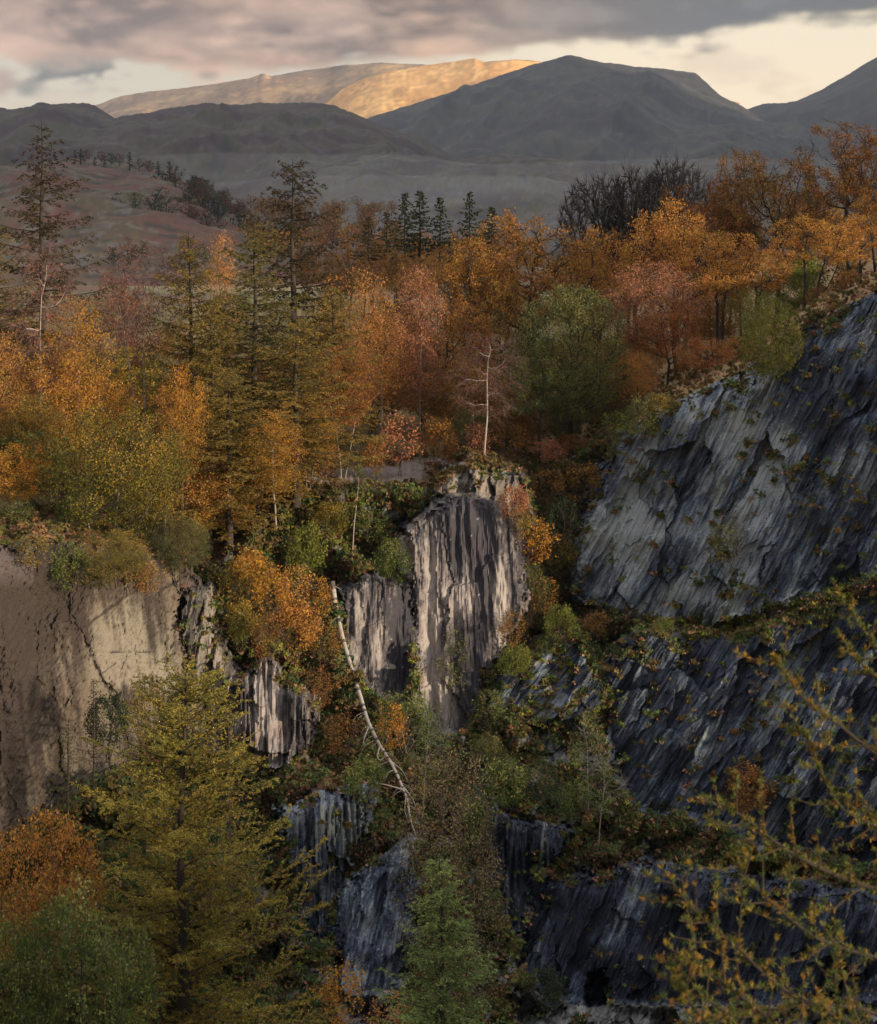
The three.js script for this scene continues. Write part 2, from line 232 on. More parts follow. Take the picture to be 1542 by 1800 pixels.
// base colours of the rock and of the vegetated slopes
function rockColour(o, px, py, r) {
  const { u, v, id } = o, b = BODY[id];
  const s1 = noise(u / 26, v / 170, 80 + id), s2 = noise(u / 9, v / 70, 90 + id), s3 = noise(u / 3.4, v / 26, 100 + id), s4 = noise(px / 2.3, py / 3.1, 7), sp = noise(px / 5, py / 6, 12);
  let c, t;
  if (b.id === 'left') {
    // pale brown slate with dark vertical seepage and iron stains
    const down = sst(940, 1250, py);
    const cell = S2.tone * .5 + S3.tone * .35; const hatch = noise((px * .86 + py * .5) / 2.6, (py * .86 - px * .5) / 14, 5);
    t = .46 + .75 * s1 + .6 * s2 + .4 * s3 + .45 * hatch + .35 * s4 + .15 * sp + cell * .2;
    t += .8 * ell(px, py, 232, 1160, 80, 100, -20) - 1.7 * ell(px, py, 0, 1120, 70, 150) - .9 * ell(px, py, 20, 1330, 40, 120) - 1.2 * ell(px, py, 75, 1060, 70, 80) - .7 * ell(px, py, 130, 1120, 14, 130, -3) - .6 * ell(px, py, 95, 1230, 12, 160, -4) - .45 * ell(px, py, 150, 1010, 190, 40) - .9 * ell(px, py, 262, 1095, 9, 55, -10) - .8 * ell(px, py, 285, 1110, 7, 60, -12) - .9 * ell(px, py, 235, 1222, 40, 20, -30) + .35 * ell(px, py, 80, 1270, 60, 120) - .5 * ell(px, py, 30, 1220, 22, 160, -4);
    // cracks bounding the clean slab
    const line = (x0, y0, x1, y1, w) => { const ex = x1 - x0, ey = y1 - y0, q = clamp(((px - x0) * ex + (py - y0) * ey) / (ex * ex + ey * ey)); return Math.exp(-(((px - x0 - ex * q) ** 2 + (py - y0 - ey * q) ** 2) / (w * w))); };
    const wig = 3 * noise(py / 9, px / 9, 3); px += wig;
    const crack = Math.max(line(152, 1100, 160, 1150, 2), line(160, 1150, 205, 1240, 2.4), line(225, 1045, 152, 1100, 2), line(188, 1146, 262, 1146, 1.3), line(176, 1186, 204, 1166, 1.4), line(330, 1010, 280, 1040, 2), line(285, 1160, 308, 1148, 1.6)); px -= wig;
    t -= 1.1 * crack;
    const slab = sst(.25, .75, ell(px, py, 232, 1150, 85, 105, -20) * 1.2);
    c = mix3([.036, .026, .020], mix3([.150, .122, .088], [.215, .192, .150], slab), sst(-.15, 1.1, t));
    const rust = sst(.1, .55, noise(u / 14, v / 120, 55)) * .32 * sst(230, 60, px); c = mix3(c, [c[0] * .92, c[1] * .72, c[2] * .58], rust);
    if (px < 60 && py < 1040) c = mix3(c, [.12, .10, .10], .6 * sst(1040, 1000, py));
  } else if (b.id === 'buttress' || b.id === 'panel' || b.id === 'facet' || b.id === 'columns') {
    t = .44 + .8 * s1 + .55 * s2 + .5 * s3 + .45 * s4 + .2 * S2.tone + .3 * S3.tone;
    if (b.id === 'buttress') {
      const spk = .5 * sp + .5 * s4;
      t += .75 * ell(px, py, 752, 1090, 20, 150) + .55 * ell(px, py, 775, 1240, 34, 60) + .8 * ell(px, py, 881, 1090, 13, 120, -4) + .5 * ell(px, py, 810, 1060, 16, 70, -6);
      t -= 1.15 * ell(px, py, 838, 1120, 22, 62) + 1.0 * ell(px, py, 775, 1075, 5, 80, -5) + (.75 + spk) * ell(px, py, 820, 930, 90, 60) + .9 * ell(px, py, 850, 1010, 26, 90, -8) + .75 * ell(px, py, 822, 1210, 20, 90, -14) + .5 * ell(px, py, 905, 1000, 9, 60) + .8 * ell(px, py, 800, 985, 7, 80, -9);
    } else if (b.id === 'panel') t += -.45 + .75 * ell(px, py, 665, 1130, 8, 100) + .6 * ell(px, py, 630, 1140, 12, 90) - .8 * ell(px, py, 705, 1130, 20, 120) + .4 * ell(px, py, 690, 1220, 20, 40);
    else if (b.id === 'columns') t += .15 + .5 * noise(u / 9, v / 300, 66) - .7 * ell(px, py, 535, 1300, 22, 60) - .4 * ell(px, py, 420, 1230, 30, 40);
    else t += .35;
    t += .45 * noise(u / 2.1, v / 12, 121) + .3 * noise(u / 6, v / 30, 122) - .12 * s1; c = mix3([.034, .031, .040], [.335, .30, .275], sst(-.25, 1.3, t));
    const rosy = sst(.0, .6, noise(u / 30, v / 60, 31)) * .35; c = mix3(c, [c[0] * 1.02, c[1] * .84, c[2] * .84], rosy);
  } else if (b.id === 'broken' || b.id === 'outcrop') {
    t = .42 + .4 * s1 + .4 * s2 + .4 * s3 + .4 * s4 + .5 * S2.tone + .5 * S3.tone - .35 * sst(.08, 0, S2.gap);
    c = mix3([.028, .026, .026], [.27, .235, .20], sst(-.2, 1.2, t));
  } else {
    // blue slate
    t = .50 + .50 * s1 + .5 * s2 + .5 * s3 + .42 * s4 + .30 * noise(u / 1.7, v / 9, 120) + .28 * S1.tone + .36 * S2.tone + .30 * S3.tone + .35 * noise(px / 90, py / 70, 77) - .12 * sst(.05, 0, S2.gap) - .6 * sst(.022, 0, S1.gap);
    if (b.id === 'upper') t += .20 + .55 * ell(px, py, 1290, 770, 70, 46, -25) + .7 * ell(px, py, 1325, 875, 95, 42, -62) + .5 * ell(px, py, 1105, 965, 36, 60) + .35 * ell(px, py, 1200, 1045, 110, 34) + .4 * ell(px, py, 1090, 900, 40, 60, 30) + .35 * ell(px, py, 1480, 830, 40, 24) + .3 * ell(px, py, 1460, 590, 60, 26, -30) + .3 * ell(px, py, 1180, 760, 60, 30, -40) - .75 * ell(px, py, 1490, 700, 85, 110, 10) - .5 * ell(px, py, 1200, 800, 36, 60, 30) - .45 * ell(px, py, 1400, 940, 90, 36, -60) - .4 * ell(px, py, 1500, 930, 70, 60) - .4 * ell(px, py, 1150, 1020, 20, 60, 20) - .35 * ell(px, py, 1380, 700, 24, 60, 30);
    else if (b.id === 'lower') t += -.14 + .28 * ell(px, py, 1180, 1400, 70, 40) + .25 * ell(px, py, 1360, 1210, 70, 80) + .25 * ell(px, py, 1240, 1260, 20, 90, 20) - .4 * ell(px, py, 1310, 1180, 26, 100, 20) - .25 * ell(px, py, 1140, 1220, 60, 80) - .3 * ell(px, py, 1450, 1120, 90, 30);
    else if (b.id === 'base_wall') t += -.52 + .42 * ell(px, py, 1110, 1600, 50, 60, 20) + .35 * ell(px, py, 960, 1680, 26, 70, 12) + .3 * ell(px, py, 1070, 1650, 40, 24, -30) - .5 * ell(px, py, 1010, 1680, 34, 60, 20) - .4 * ell(px, py, 1190, 1650, 50, 90);
    else if (b.id === 'dark_column') t += -.42 + .55 * ell(px, py, 960, 1500, 16, 60);
    else if (b.id === 'pillars') t += .10 + .6 * noise(u / 8, v / 300, 67) - .5 * ell(px, py, 530, 1620, 22, 70) + .25 * ell(px, py, 590, 1460, 30, 50);
    else if (b.id === 'lump') t += -.1 + .7 * ell(px, py, 640, 1625, 34, 30) - .6 * ell(px, py, 690, 1560, 30, 40);
    else t += .02;
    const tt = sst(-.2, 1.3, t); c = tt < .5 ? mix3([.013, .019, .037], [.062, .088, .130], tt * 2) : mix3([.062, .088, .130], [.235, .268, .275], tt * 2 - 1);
    const viol = sst(.0, .5, noise(u / 40, v / 90, 35)) * .4; c = mix3(c, [c[0] * 1.0, c[1] * .86, c[2] * .98], viol);
    const warm = b.id === 'upper' ? sst(.05, .5, noise(px / 60, py / 60, 36)) * .4 : 0; c = mix3(c, [c[0] * 1.12, c[1] * 1.03, c[2] * .82], warm);
  }
  if (b.id !== 'left' && r() < .0011) c = [.34, .34, .32];     // fresh chips
  return c;
}
function vegAmount(o, px, py) {
  const n = fbm(px / 40, py / 34, 15, 3) * 1.3;
  if (o.rim > 0) return 1;
  if (o.id < 0) {
    let m = .62 + (px < 850 && py > 1100 && py < 1460 ? .25 : 0) + n + .5 * noise(px / 9, py / 8, 21) + .4 * S2.tone - .3 * S1.tone;
    if (px > 850 && py > 1140 && py < 1460) m -= .08; if (py > 1040 && py < 1130 && px > 1000 && px < 1340) m += .3; if (px < 420 && py > 1300) m += .3;
    if (px > 560 && px < 740 && py > 1240 && py < 1400) m += .35;
    if (px > 590 && px < 720 && py > 1600) m -= .9;
    if (py > 1740 && px > 900) m -= .75;
    if (px < 420 && py < 1260 && px > 380) m -= .3;
    return sst(.25, .6, m);
  }
  const b = BODY[o.id], top = py - b.box[1];
  let m = -.55 + n * .9 + .35 * noise(px / 8, py / 7, 23) + .6 * Math.exp(-Math.max(0, o.inside) / 9);
  if (['upper', 'lower', 'knoll', 'base_wall', 'dark_column', 'pillars', 'outcrop', 'broken'].includes(b.id)) m += (b.id === 'upper' ? .8 : .95) * sst(.18, .5, noise(px / 26 + py / 60, py / 10 - px / 70, 99) + .35 * noise(px / 7, py / 6, 98)) * sst(-.5, .2, n + .25);
  if (b.id === 'left') m += .7 * ell(px, py, 170, 985, 150, 26) - .35;
  if (b.id === 'upper') m += .45 * ell(px, py, 1240, 1075, 200, 20, -8) + .55 * ell(px, py, 1430, 830, 120, 26, 20) + .5 * ell(px, py, 1150, 760, 70, 24, -40) + .5 * ell(px, py, 1440, 585, 70, 20, -28) + .3 * ell(px, py, 1120, 850, 40, 40);
  if (b.id === 'lower') m += .75 * ell(px, py, 1420, 1085, 120, 36, -10) + .6 * ell(px, py, 1200, 1135, 150, 22, -4) + .3 * ell(px, py, 1330, 1380, 80, 40) - .1;
  if (b.id === 'buttress' || b.id === 'panel') m -= .45;
  if (b.id === 'columns') m += .5 * ell(px, py, 510, 1200, 50, 20, 35) - .1;
  if (b.id === 'knoll') m += .55;
  if (b.id === 'base_wall' || b.id === 'dark_column' || b.id === 'pillars') m -= .25;
  return sst(.0, .45, m);
}
const onPath = (px, py) => sst(.35, .6, Math.max(ell(px, py, 660, 834, 105, 17), ell(px, py, 760, 816, 70, 12), ell(px, py, 590, 842, 60, 10)) + .12 * noise(px / 14, py / 7, 2));

const coverSpots = [];
{
  const STEP = 2.3, X0 = -110, X1 = 1660, Y0 = 452, Y1 = 1850, nx = Math.floor((X1 - X0) / STEP) + 1, ny = Math.floor((Y1 - Y0) / STEP) + 1;
  const pos = new Float32Array(nx * ny * 3), col = new Float32Array(nx * ny * 3), owner = new Int8Array(nx * ny), o = {}, r = rng(5);
  for (let j = 0; j < ny; j++) for (let i = 0; i < nx; i++) {
    const px = X0 + i * STEP, py = Y0 + j * STEP, q = j * nx + i;
    quarry(px, py, o);
    const d = o.d, k = q * 3;
    pos[k] = (px - CX) / F * d; pos[k + 1] = -(py - CY) / F * d; pos[k + 2] = -d;
    const veg = vegAmount(o, px, py), path = o.rim > -6 ? onPath(px, py) : 0;
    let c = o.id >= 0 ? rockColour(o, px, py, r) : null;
    if (!c) { const t = .5 + .3 * noise(px / 9, py / 16, 8) + .4 * noise(px / 3.5, py / 5, 9) + .5 * S2.tone + .6 * S3.tone - .3 * sst(.08, 0, S2.gap); c = mix3([.02, .022, .026], [.21, .21, .20], clamp(t)); if (px < 620 || px > 2000) c = mix3(c, [c[0] * 1.1, c[1], c[2] * .85], .5); }
    const g1 = fbm(px / 26, py / 20, 50, 3), g2 = noise(px / 4, py / 4, 51), g3 = noise(px / 11, py / 9, 52);
    let vc = mix3([.07, .09, .022], [.17, .165, .04], clamp(.5 + g2 * .7 + g1));
    vc = mix3(vc, [.12, .065, .034], sst(.05, .5, g3 + g1 * .5) * .75);
    vc = mix3(vc, [.012, .014, .008], sst(.15, .6, -g2 - g3 * .6) * .7);
    if (o.rim > 0) vc = mix3(vc, px > 1080 ? [.34, .19, .10] : [.15, .085, .035], .5 + .3 * g1);
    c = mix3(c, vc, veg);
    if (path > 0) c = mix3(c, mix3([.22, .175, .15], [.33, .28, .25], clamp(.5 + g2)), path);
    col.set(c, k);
    owner[q] = o.rim > 0 ? 100 : o.id;
    if (o.rim < 0 && veg > .55 || (o.rim > 0 && o.rim < 60 && path < .3 && r() < .6)) {
      if (r() < .30) coverSpots.push({ x: pos[k], y: pos[k + 1], z: pos[k + 2], px, py, rim: o.rim, id: o.id, g1, g3 });
    }
  }
  // which named piece each cell belongs to
  const PIECES = {
    100: ['forest_floor', 'brown woodland floor of dead bracken on the quarry rim under the trees', 'ground'],
    '-1': ['hillside', 'overgrown slopes and ledges of ivy, moss and dead leaves between the quarry faces', 'slope'],
    left: ['cliff', 'pale brown quarry face with dark seepage stains at the left edge', 'cliff'],
    broken: ['cliff', 'broken grey-brown rock corner right of the pale brown face', 'cliff'],
    columns: ['cliff', 'striped small rock face between yellow larch top and fallen birch', 'cliff'],
    pillars: ['cliff', 'dark wall of upright grey ribs right of the big yellow larch', 'cliff'],
    lump: ['cliff', 'low dark rock with pale bare patch left of the small green larch', 'cliff'],
    buttress: ['cliff', 'tall pale buttress with black vertical streaks at the centre of the quarry', 'cliff'],
    panel: ['cliff', 'black streaked rock panel set back left of the pale buttress', 'cliff'],
    facet: ['cliff', 'narrow smooth grey facet at the upper left shoulder of the buttress', 'cliff'],
    outcrop: ['cliff', 'jagged grey outcrop on the rim above the pale buttress', 'cliff'],
    upper: ['cliff', 'huge blue-grey slate face sloping up to the right under the oaks', 'cliff'],
    lower: ['cliff', 'dark blue slate wall below the mossy ledge on the right', 'cliff'],
    knoll: ['cliff', 'mossy fractured slate knoll between buttress and right-hand wall', 'cliff'],
    dark_column: ['cliff', 'near-black upright slate wall under the mossy bank right of the grey willow', 'cliff'],
    base_wall: ['cliff', 'black slate wall around the small cave mouth at quarry bottom', 'cliff'],
  };
  const groups = new Map();
  for (let j = 0; j < ny - 1; j++) for (let i = 0; i < nx - 1; i++) {
    const a = j * nx + i, w = owner[a]; if (Math.max(-pos[a * 3 + 2], -pos[a * 3 + 5], -pos[(a + nx) * 3 + 2]) > 250) continue; if (!groups.has(w)) groups.set(w, []);
    const L = groups.get(w); L.push(a, a + nx, a + 1, a + 1, a + nx, a + nx + 1);
  }
  // normals over the whole sheet, so that pieces meet without a seam
  const whole = new THREE.BufferGeometry(); whole.setAttribute('position', new THREE.BufferAttribute(pos, 3)); const all = []; for (const L of groups.values()) for (const x of L) all.push(x); whole.setIndex(all); whole.computeVertexNormals(); const nor = whole.attributes.normal.array;
  const rockMat = mat([1, 1, 1], .78, { vertexColors: true, name: 'slate', flatShading: true }), soilMat = mat([1, 1, 1], 1, { vertexColors: true, name: 'soil' });
  for (const [w, L] of groups) {
    const map = new Map(), P = [], N = [], C = [], I = new Uint32Array(L.length);
    for (let t = 0; t < L.length; t++) { let m = map.get(L[t]); if (m === undefined) { m = map.size; map.set(L[t], m); const k = L[t] * 3; P.push(pos[k], pos[k + 1], pos[k + 2]); N.push(nor[k], nor[k + 1], nor[k + 2]); C.push(col[k], col[k + 1], col[k + 2]); } I[t] = m; }
    const g = new THREE.BufferGeometry(); g.setAttribute('position', new THREE.BufferAttribute(new Float32Array(P), 3)); g.setAttribute('normal', new THREE.BufferAttribute(new Float32Array(N), 3)); g.setAttribute('color', new THREE.BufferAttribute(new Float32Array(C), 3)); g.setIndex(new THREE.BufferAttribute(I, 1));
    const key = w === 100 ? '100' : w < 0 ? '-1' : BODY[w].id, [name, label, cat] = PIECES[key];
    tag(new THREE.Mesh(g, w === 100 || w < 0 ? soilMat : rockMat), name, label, cat, null, 'structure');
  }
}

// ------------------------------------------------------------------ ground on the near side: the rim the camera stands on (outside the frame)
{
  const g = new THREE.PlaneGeometry(700, 420, 90, 60); g.rotateX(-Math.PI / 2); const p = g.attributes.position;
  for (let i = 0; i < p.count; i++) { const x = p.getX(i) + 120, z = p.getZ(i) + 213; p.setXYZ(i, x, -2.0 + 1.2 * fbm(x / 30, z / 30, 3, 3) + sst(60, 300, x) * 4 + sst(120, 420, z) * 6, z); }
  g.computeVertexNormals();
  tag(new THREE.Mesh(g, mat([.06, .05, .025])), 'ground', 'grassy near rim of the quarry behind the viewpoint', 'ground', null, 'structure');
}

// ------------------------------------------------------------------ fells and valley
function fell(name, label, crest, dCrest, dBase, yBase, o) {
  const NU = Math.round((o.nu ?? 420) * .72), NV = Math.round((o.nv ?? 110) * .72), x0 = crest[0][0], x1 = crest[crest.length - 1][0], P = [], C = [], I = [];
  for (let j = 0; j <= NV; j++) for (let i = 0; i <= NU; i++) {
    const px = lerp(x0, x1, i / NU), v = lerp(-.25, 1, j / NV), sm = sst(0, .14, Math.abs(v)); let py = table(crest, px)[0]; if (sm > 0) py = lerp(py, (py + table(crest, px - 25)[0] + table(crest, px + 25)[0] + table(crest, px - 60)[0] + table(crest, px + 60)[0]) / 5, sm);
    const crag = o.crag ?? 1; const dc = dCrest * (1 + (o.sway ?? .05) * noise(px / 170, 1.5, o.seed)), cy = ((CY - py) + crag * (3.4 * fbm(px / 38, 2.2, o.seed, 5) + 1.2 * noise(px / 7, 3.3, o.seed))) / F * dc;
    const d = v < 0 ? dc * (1 - v * .35) : lerp(dc, dBase, v), X = (px - CX) / F * d;
    const sh = v < 0 ? 1 + v * 2.2 : Math.pow(1 - v, o.pow ?? 1.15), amp = o.amp * sst(0.02, .32, v) * sst(1.02, .75, v) + o.amp * .05;
    const sc = o.scale, ridg = 1 - 2 * Math.abs(noise(X / (sc * .7) + v * 1.3 * (o.skew ?? 1), d / (sc * 2.4), o.seed + 2));
    let y = lerp(yBase, cy, sh) + amp * ((o.rg ?? .9) * ridg + .8 * noise(X / sc, d / sc, o.seed) + .45 * fbm(X / (sc * .22), d / (sc * .22), o.seed + 5, 4)) ;
    P.push(X, y, -d);
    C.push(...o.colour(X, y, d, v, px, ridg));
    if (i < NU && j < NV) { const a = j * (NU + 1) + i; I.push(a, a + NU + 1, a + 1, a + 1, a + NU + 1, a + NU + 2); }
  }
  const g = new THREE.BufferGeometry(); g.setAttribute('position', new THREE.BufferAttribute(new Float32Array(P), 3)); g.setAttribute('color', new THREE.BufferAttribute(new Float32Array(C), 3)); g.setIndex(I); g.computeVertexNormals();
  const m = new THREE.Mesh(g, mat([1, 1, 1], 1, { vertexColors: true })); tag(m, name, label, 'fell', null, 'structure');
  return g;
}
const heath = (s, seed, grass, heather, rock, dark) => (X, y, d, v, px, ridg) => {  // sunlit and shaded look of the fells is partly put into these colours
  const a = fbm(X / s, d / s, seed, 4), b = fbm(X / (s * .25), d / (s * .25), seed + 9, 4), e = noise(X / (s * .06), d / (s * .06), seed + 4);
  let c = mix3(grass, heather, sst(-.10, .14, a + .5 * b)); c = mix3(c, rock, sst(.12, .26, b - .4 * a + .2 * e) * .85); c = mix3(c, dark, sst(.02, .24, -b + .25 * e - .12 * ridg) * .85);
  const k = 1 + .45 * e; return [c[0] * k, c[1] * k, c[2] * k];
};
fell('fell', 'long tan fell on the far left skyline behind the dark hill', [[-400, 290], [60, 235], [165, 186], [215, 168], [270, 160], [360, 150], [440, 137], [462, 129], [475, 134], [540, 122], [610, 113], [670, 110], [740, 112], [790, 122], [900, 160], [1000, 200]], 8600, 6700, -40, { rg: .2, crag: .6, seed: 3, scale: 800, amp: 60, pow: .8, nu: 460, colour: heath(500, 3, [.33, .21, .095], [.24, .145, .07], [.42, .27, .12], [.15, .095, .05]) });  // dimmer warm sunlight is painted into these tans
fell('fell', 'sunlit golden fell glowing in the gap between the dark fells', [[420, 260], [520, 206], [575, 180], [600, 158], [640, 138], [690, 124], [740, 115], [800, 107], [836, 102], [850, 109], [900, 104], [1000, 112], [1100, 130], [1300, 180]], 7900, 6300, -40, { rg: .15, crag: .6, seed: 5, scale: 700, amp: 50, pow: .8, nu: 400, colour: heath(500, 5, [.78, .44, .135], [.68, .35, .095], [.82, .50, .17], [.46, .24, .07]) });  // sun glow put into the base colours, far brighter than dry grass
fell('fell', 'broad dark grassy fell with rounded summit right of centre', [[420, 330], [560, 262], [650, 206], [720, 186], [800, 160], [870, 138], [930, 116], [975, 104], [1000, 98], [1020, 101], [1060, 112], [1110, 117], [1180, 124], [1222, 127], [1245, 148], [1262, 163], [1290, 178], [1318, 192], [1380, 220], [1500, 262], [1700, 320]], 5900, 3900, -30, { seed: 11, scale: 620, amp: 95, pow: 1.0, nu: 560, colour: heath(300, 11, [.052, .047, .030], [.034, .028, .026], [.062, .058, .05], [.016, .017, .018]) });
fell('fell', 'dark mountainside rising to the right edge behind the oaks', [[1000, 330], [1180, 262], [1318, 190], [1342, 182], [1380, 181], [1400, 178], [1440, 160], [1480, 138], [1515, 116], [1545, 100], [1640, 40], [1800, -60], [2100, -110]], 6300, 4300, -30, { seed: 17, scale: 600, amp: 60, pow: 1.0, nu: 300, colour: heath(300, 17, [.052, .047, .032], [.036, .03, .027], [.06, .056, .05], [.018, .019, .019]) });
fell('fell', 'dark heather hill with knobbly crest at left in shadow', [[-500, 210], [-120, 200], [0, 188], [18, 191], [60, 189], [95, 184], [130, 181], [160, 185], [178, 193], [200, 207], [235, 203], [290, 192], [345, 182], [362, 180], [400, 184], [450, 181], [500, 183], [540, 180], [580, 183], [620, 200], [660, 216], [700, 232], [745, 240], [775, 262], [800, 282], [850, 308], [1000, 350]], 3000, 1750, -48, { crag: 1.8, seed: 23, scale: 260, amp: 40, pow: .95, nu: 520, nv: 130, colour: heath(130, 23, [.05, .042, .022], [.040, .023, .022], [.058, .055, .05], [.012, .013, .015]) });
fell('fell', 'low craggy hill in blue haze between the dark hill and the oaks', [[520, 320], [600, 285], [640, 268], [700, 266], [760, 276], [800, 284], [850, 272], [880, 269], [940, 276], [1020, 284], [1100, 292], [1200, 288], [1260, 272], [1330, 276], [1480, 300], [1700, 330]], 2300, 1300, -45, { seed: 31, scale: 190, amp: 20, pow: .9, nu: 420, colour: heath(70, 31, [.066, .060, .034], [.044, .034, .032], [.068, .068, .066], [.014, .018, .022]) });
const nearHill = [[-400, 296], [-100, 292], [0, 292], [60, 288], [130, 278], [200, 284], [260, 294], [300, 308], [345, 326], [400, 352], [440, 378], [520, 402], [640, 418], [900, 430]];
fell('hill', 'rust bracken hillside with grey rock patches behind the tall left larch', nearHill, 1000, 470, -24, { seed: 41, scale: 90, amp: 6, pow: 1.0, nu: 420, nv: 130, sway: .02, colour: heath(42, 41, [.066, .048, .022], [.092, .036, .024], [.09, .085, .075], [.013, .014, .013]) });
{ // unseen ridge added along the valley's right side to shade the dark fells
  const P = [], I = [], NU = 120, NV = 24, r = rng(9);
  for (let j = 0; j <= NV; j++) for (let i = 0; i <= NU; i++) {
    const z = lerp(1500, -4900, i / NU), across = lerp(-1, 1, j / NV), ends = sst(1150, 500, z) * sst(-4850, -4250, z);
    const x = 2750 + across * 1100 + (z < -2500 ? (-2500 - z) * .12 : 0);
    P.push(x, -60 + 1130 * ends * Math.pow(Math.max(0, 1 - Math.abs(across)), .8) * (1 + .1 * noise(z / 500, 3)) + 25 * fbm(x / 200, z / 200, 3, 3), z);
    if (i < NU && j < NV) { const a = j * (NU + 1) + i; I.push(a, a + 1, a + NU + 1, a + 1, a + NU + 2, a + NU + 1); }
  }
  const g = new THREE.BufferGeometry(); g.setAttribute('position', new THREE.BufferAttribute(new Float32Array(P), 3)); g.setIndex(I); g.computeVertexNormals();
  tag(new THREE.Mesh(g, mat([.06, .055, .035], 1, { side: THREE.DoubleSide })), 'fell', 'long high fell added out of view beyond the right edge to shade the dark fells', 'fell', null, 'structure');
}
{ // valley floor: fields and bracken
  const P = [], C = [], I = [], NX = 160, NZ = 130;
  for (let j = 0; j <= NZ; j++) for (let i = 0; i <= NX; i++) {
    const t = j / NZ, d = 150 * Math.pow(60, t), X = lerp(-.5, .5, i / NX) * d, px = CX + X / d * F;
    const y = -19 - 28 * sst(200, 1800, d) + 1.6 * fbm(X / 60, d / 60, 3, 4);
    P.push(X, y, -d);
    const a = fbm(X / 50, d / 90, 61, 3), b = noise(X / 8, d / 8, 62), field = sst(.02, .12, noise(X / 55, d / 120, 63) + .03);
    let c = mix3([.12, .06, .035], [.10, .085, .04], sst(-.15, .2, a)); c = mix3(c, mix3([.10, .105, .045], [.22, .17, .085], sst(-.1, .3, noise(X / 90, d / 150, 66))), field); const k = 1 + .2 * b; C.push(c[0] * k, c[1] * k, c[2] * k);
    if (i < NX && j < NZ) { const q = j * (NX + 1) + i; I.push(q, q + 1, q + NX + 1, q + 1, q + NX + 2, q + NX + 1); }
  }
  const g = new THREE.BufferGeometry(); g.setAttribute('position', new THREE.BufferAttribute(new Float32Array(P), 3)); g.setAttribute('color', new THREE.BufferAttribute(new Float32Array(C), 3)); g.setIndex(I); g.computeVertexNormals();
  tag(new THREE.Mesh(g, mat([1, 1, 1], 1, { vertexColors: true })), 'field', 'green pasture and bracken on the valley floor beyond the rim', 'field', null, 'structure');
}

{ // thin mist banks lying along the foot of the fells: nested soft-edged bodies
  const m = mat([.82, .84, .88], 1, { transparent: true, opacity: .030, depthWrite: false });
  for (const [px, py, d, rx, ry, rz, label] of [[640, 362, 1180, 420, 32, 120, 'thin mist bank at the foot of the low craggy hill'], [1000, 350, 2600, 900, 60, 200, 'thin mist bank at the foot of the broad dark fell']]) {
    const g = new THREE.Group();
    for (let k = 0; k < 2; k++) { const e = new THREE.SphereGeometry(1, 56, 28), q = 1 - k * .4; const p = e.attributes.position; for (let i = 0; i < p.count; i++) { const x = p.getX(i), y = p.getY(i), z = p.getZ(i), w = 1 + .45 * noise(x * 3.2, y * 1.2 + k * .5, z * 1.2 + d); p.setXYZ(i, x * rx * q * w, y * ry * q * w, z * rz * q * w); } e.computeVertexNormals(); const o = new THREE.Mesh(e, m); o.name = 'veil'; g.add(o); }
    g.position.copy(at(px, py, d)); tag(g, 'mist', label, 'mist', null, 'stuff');
  }
}

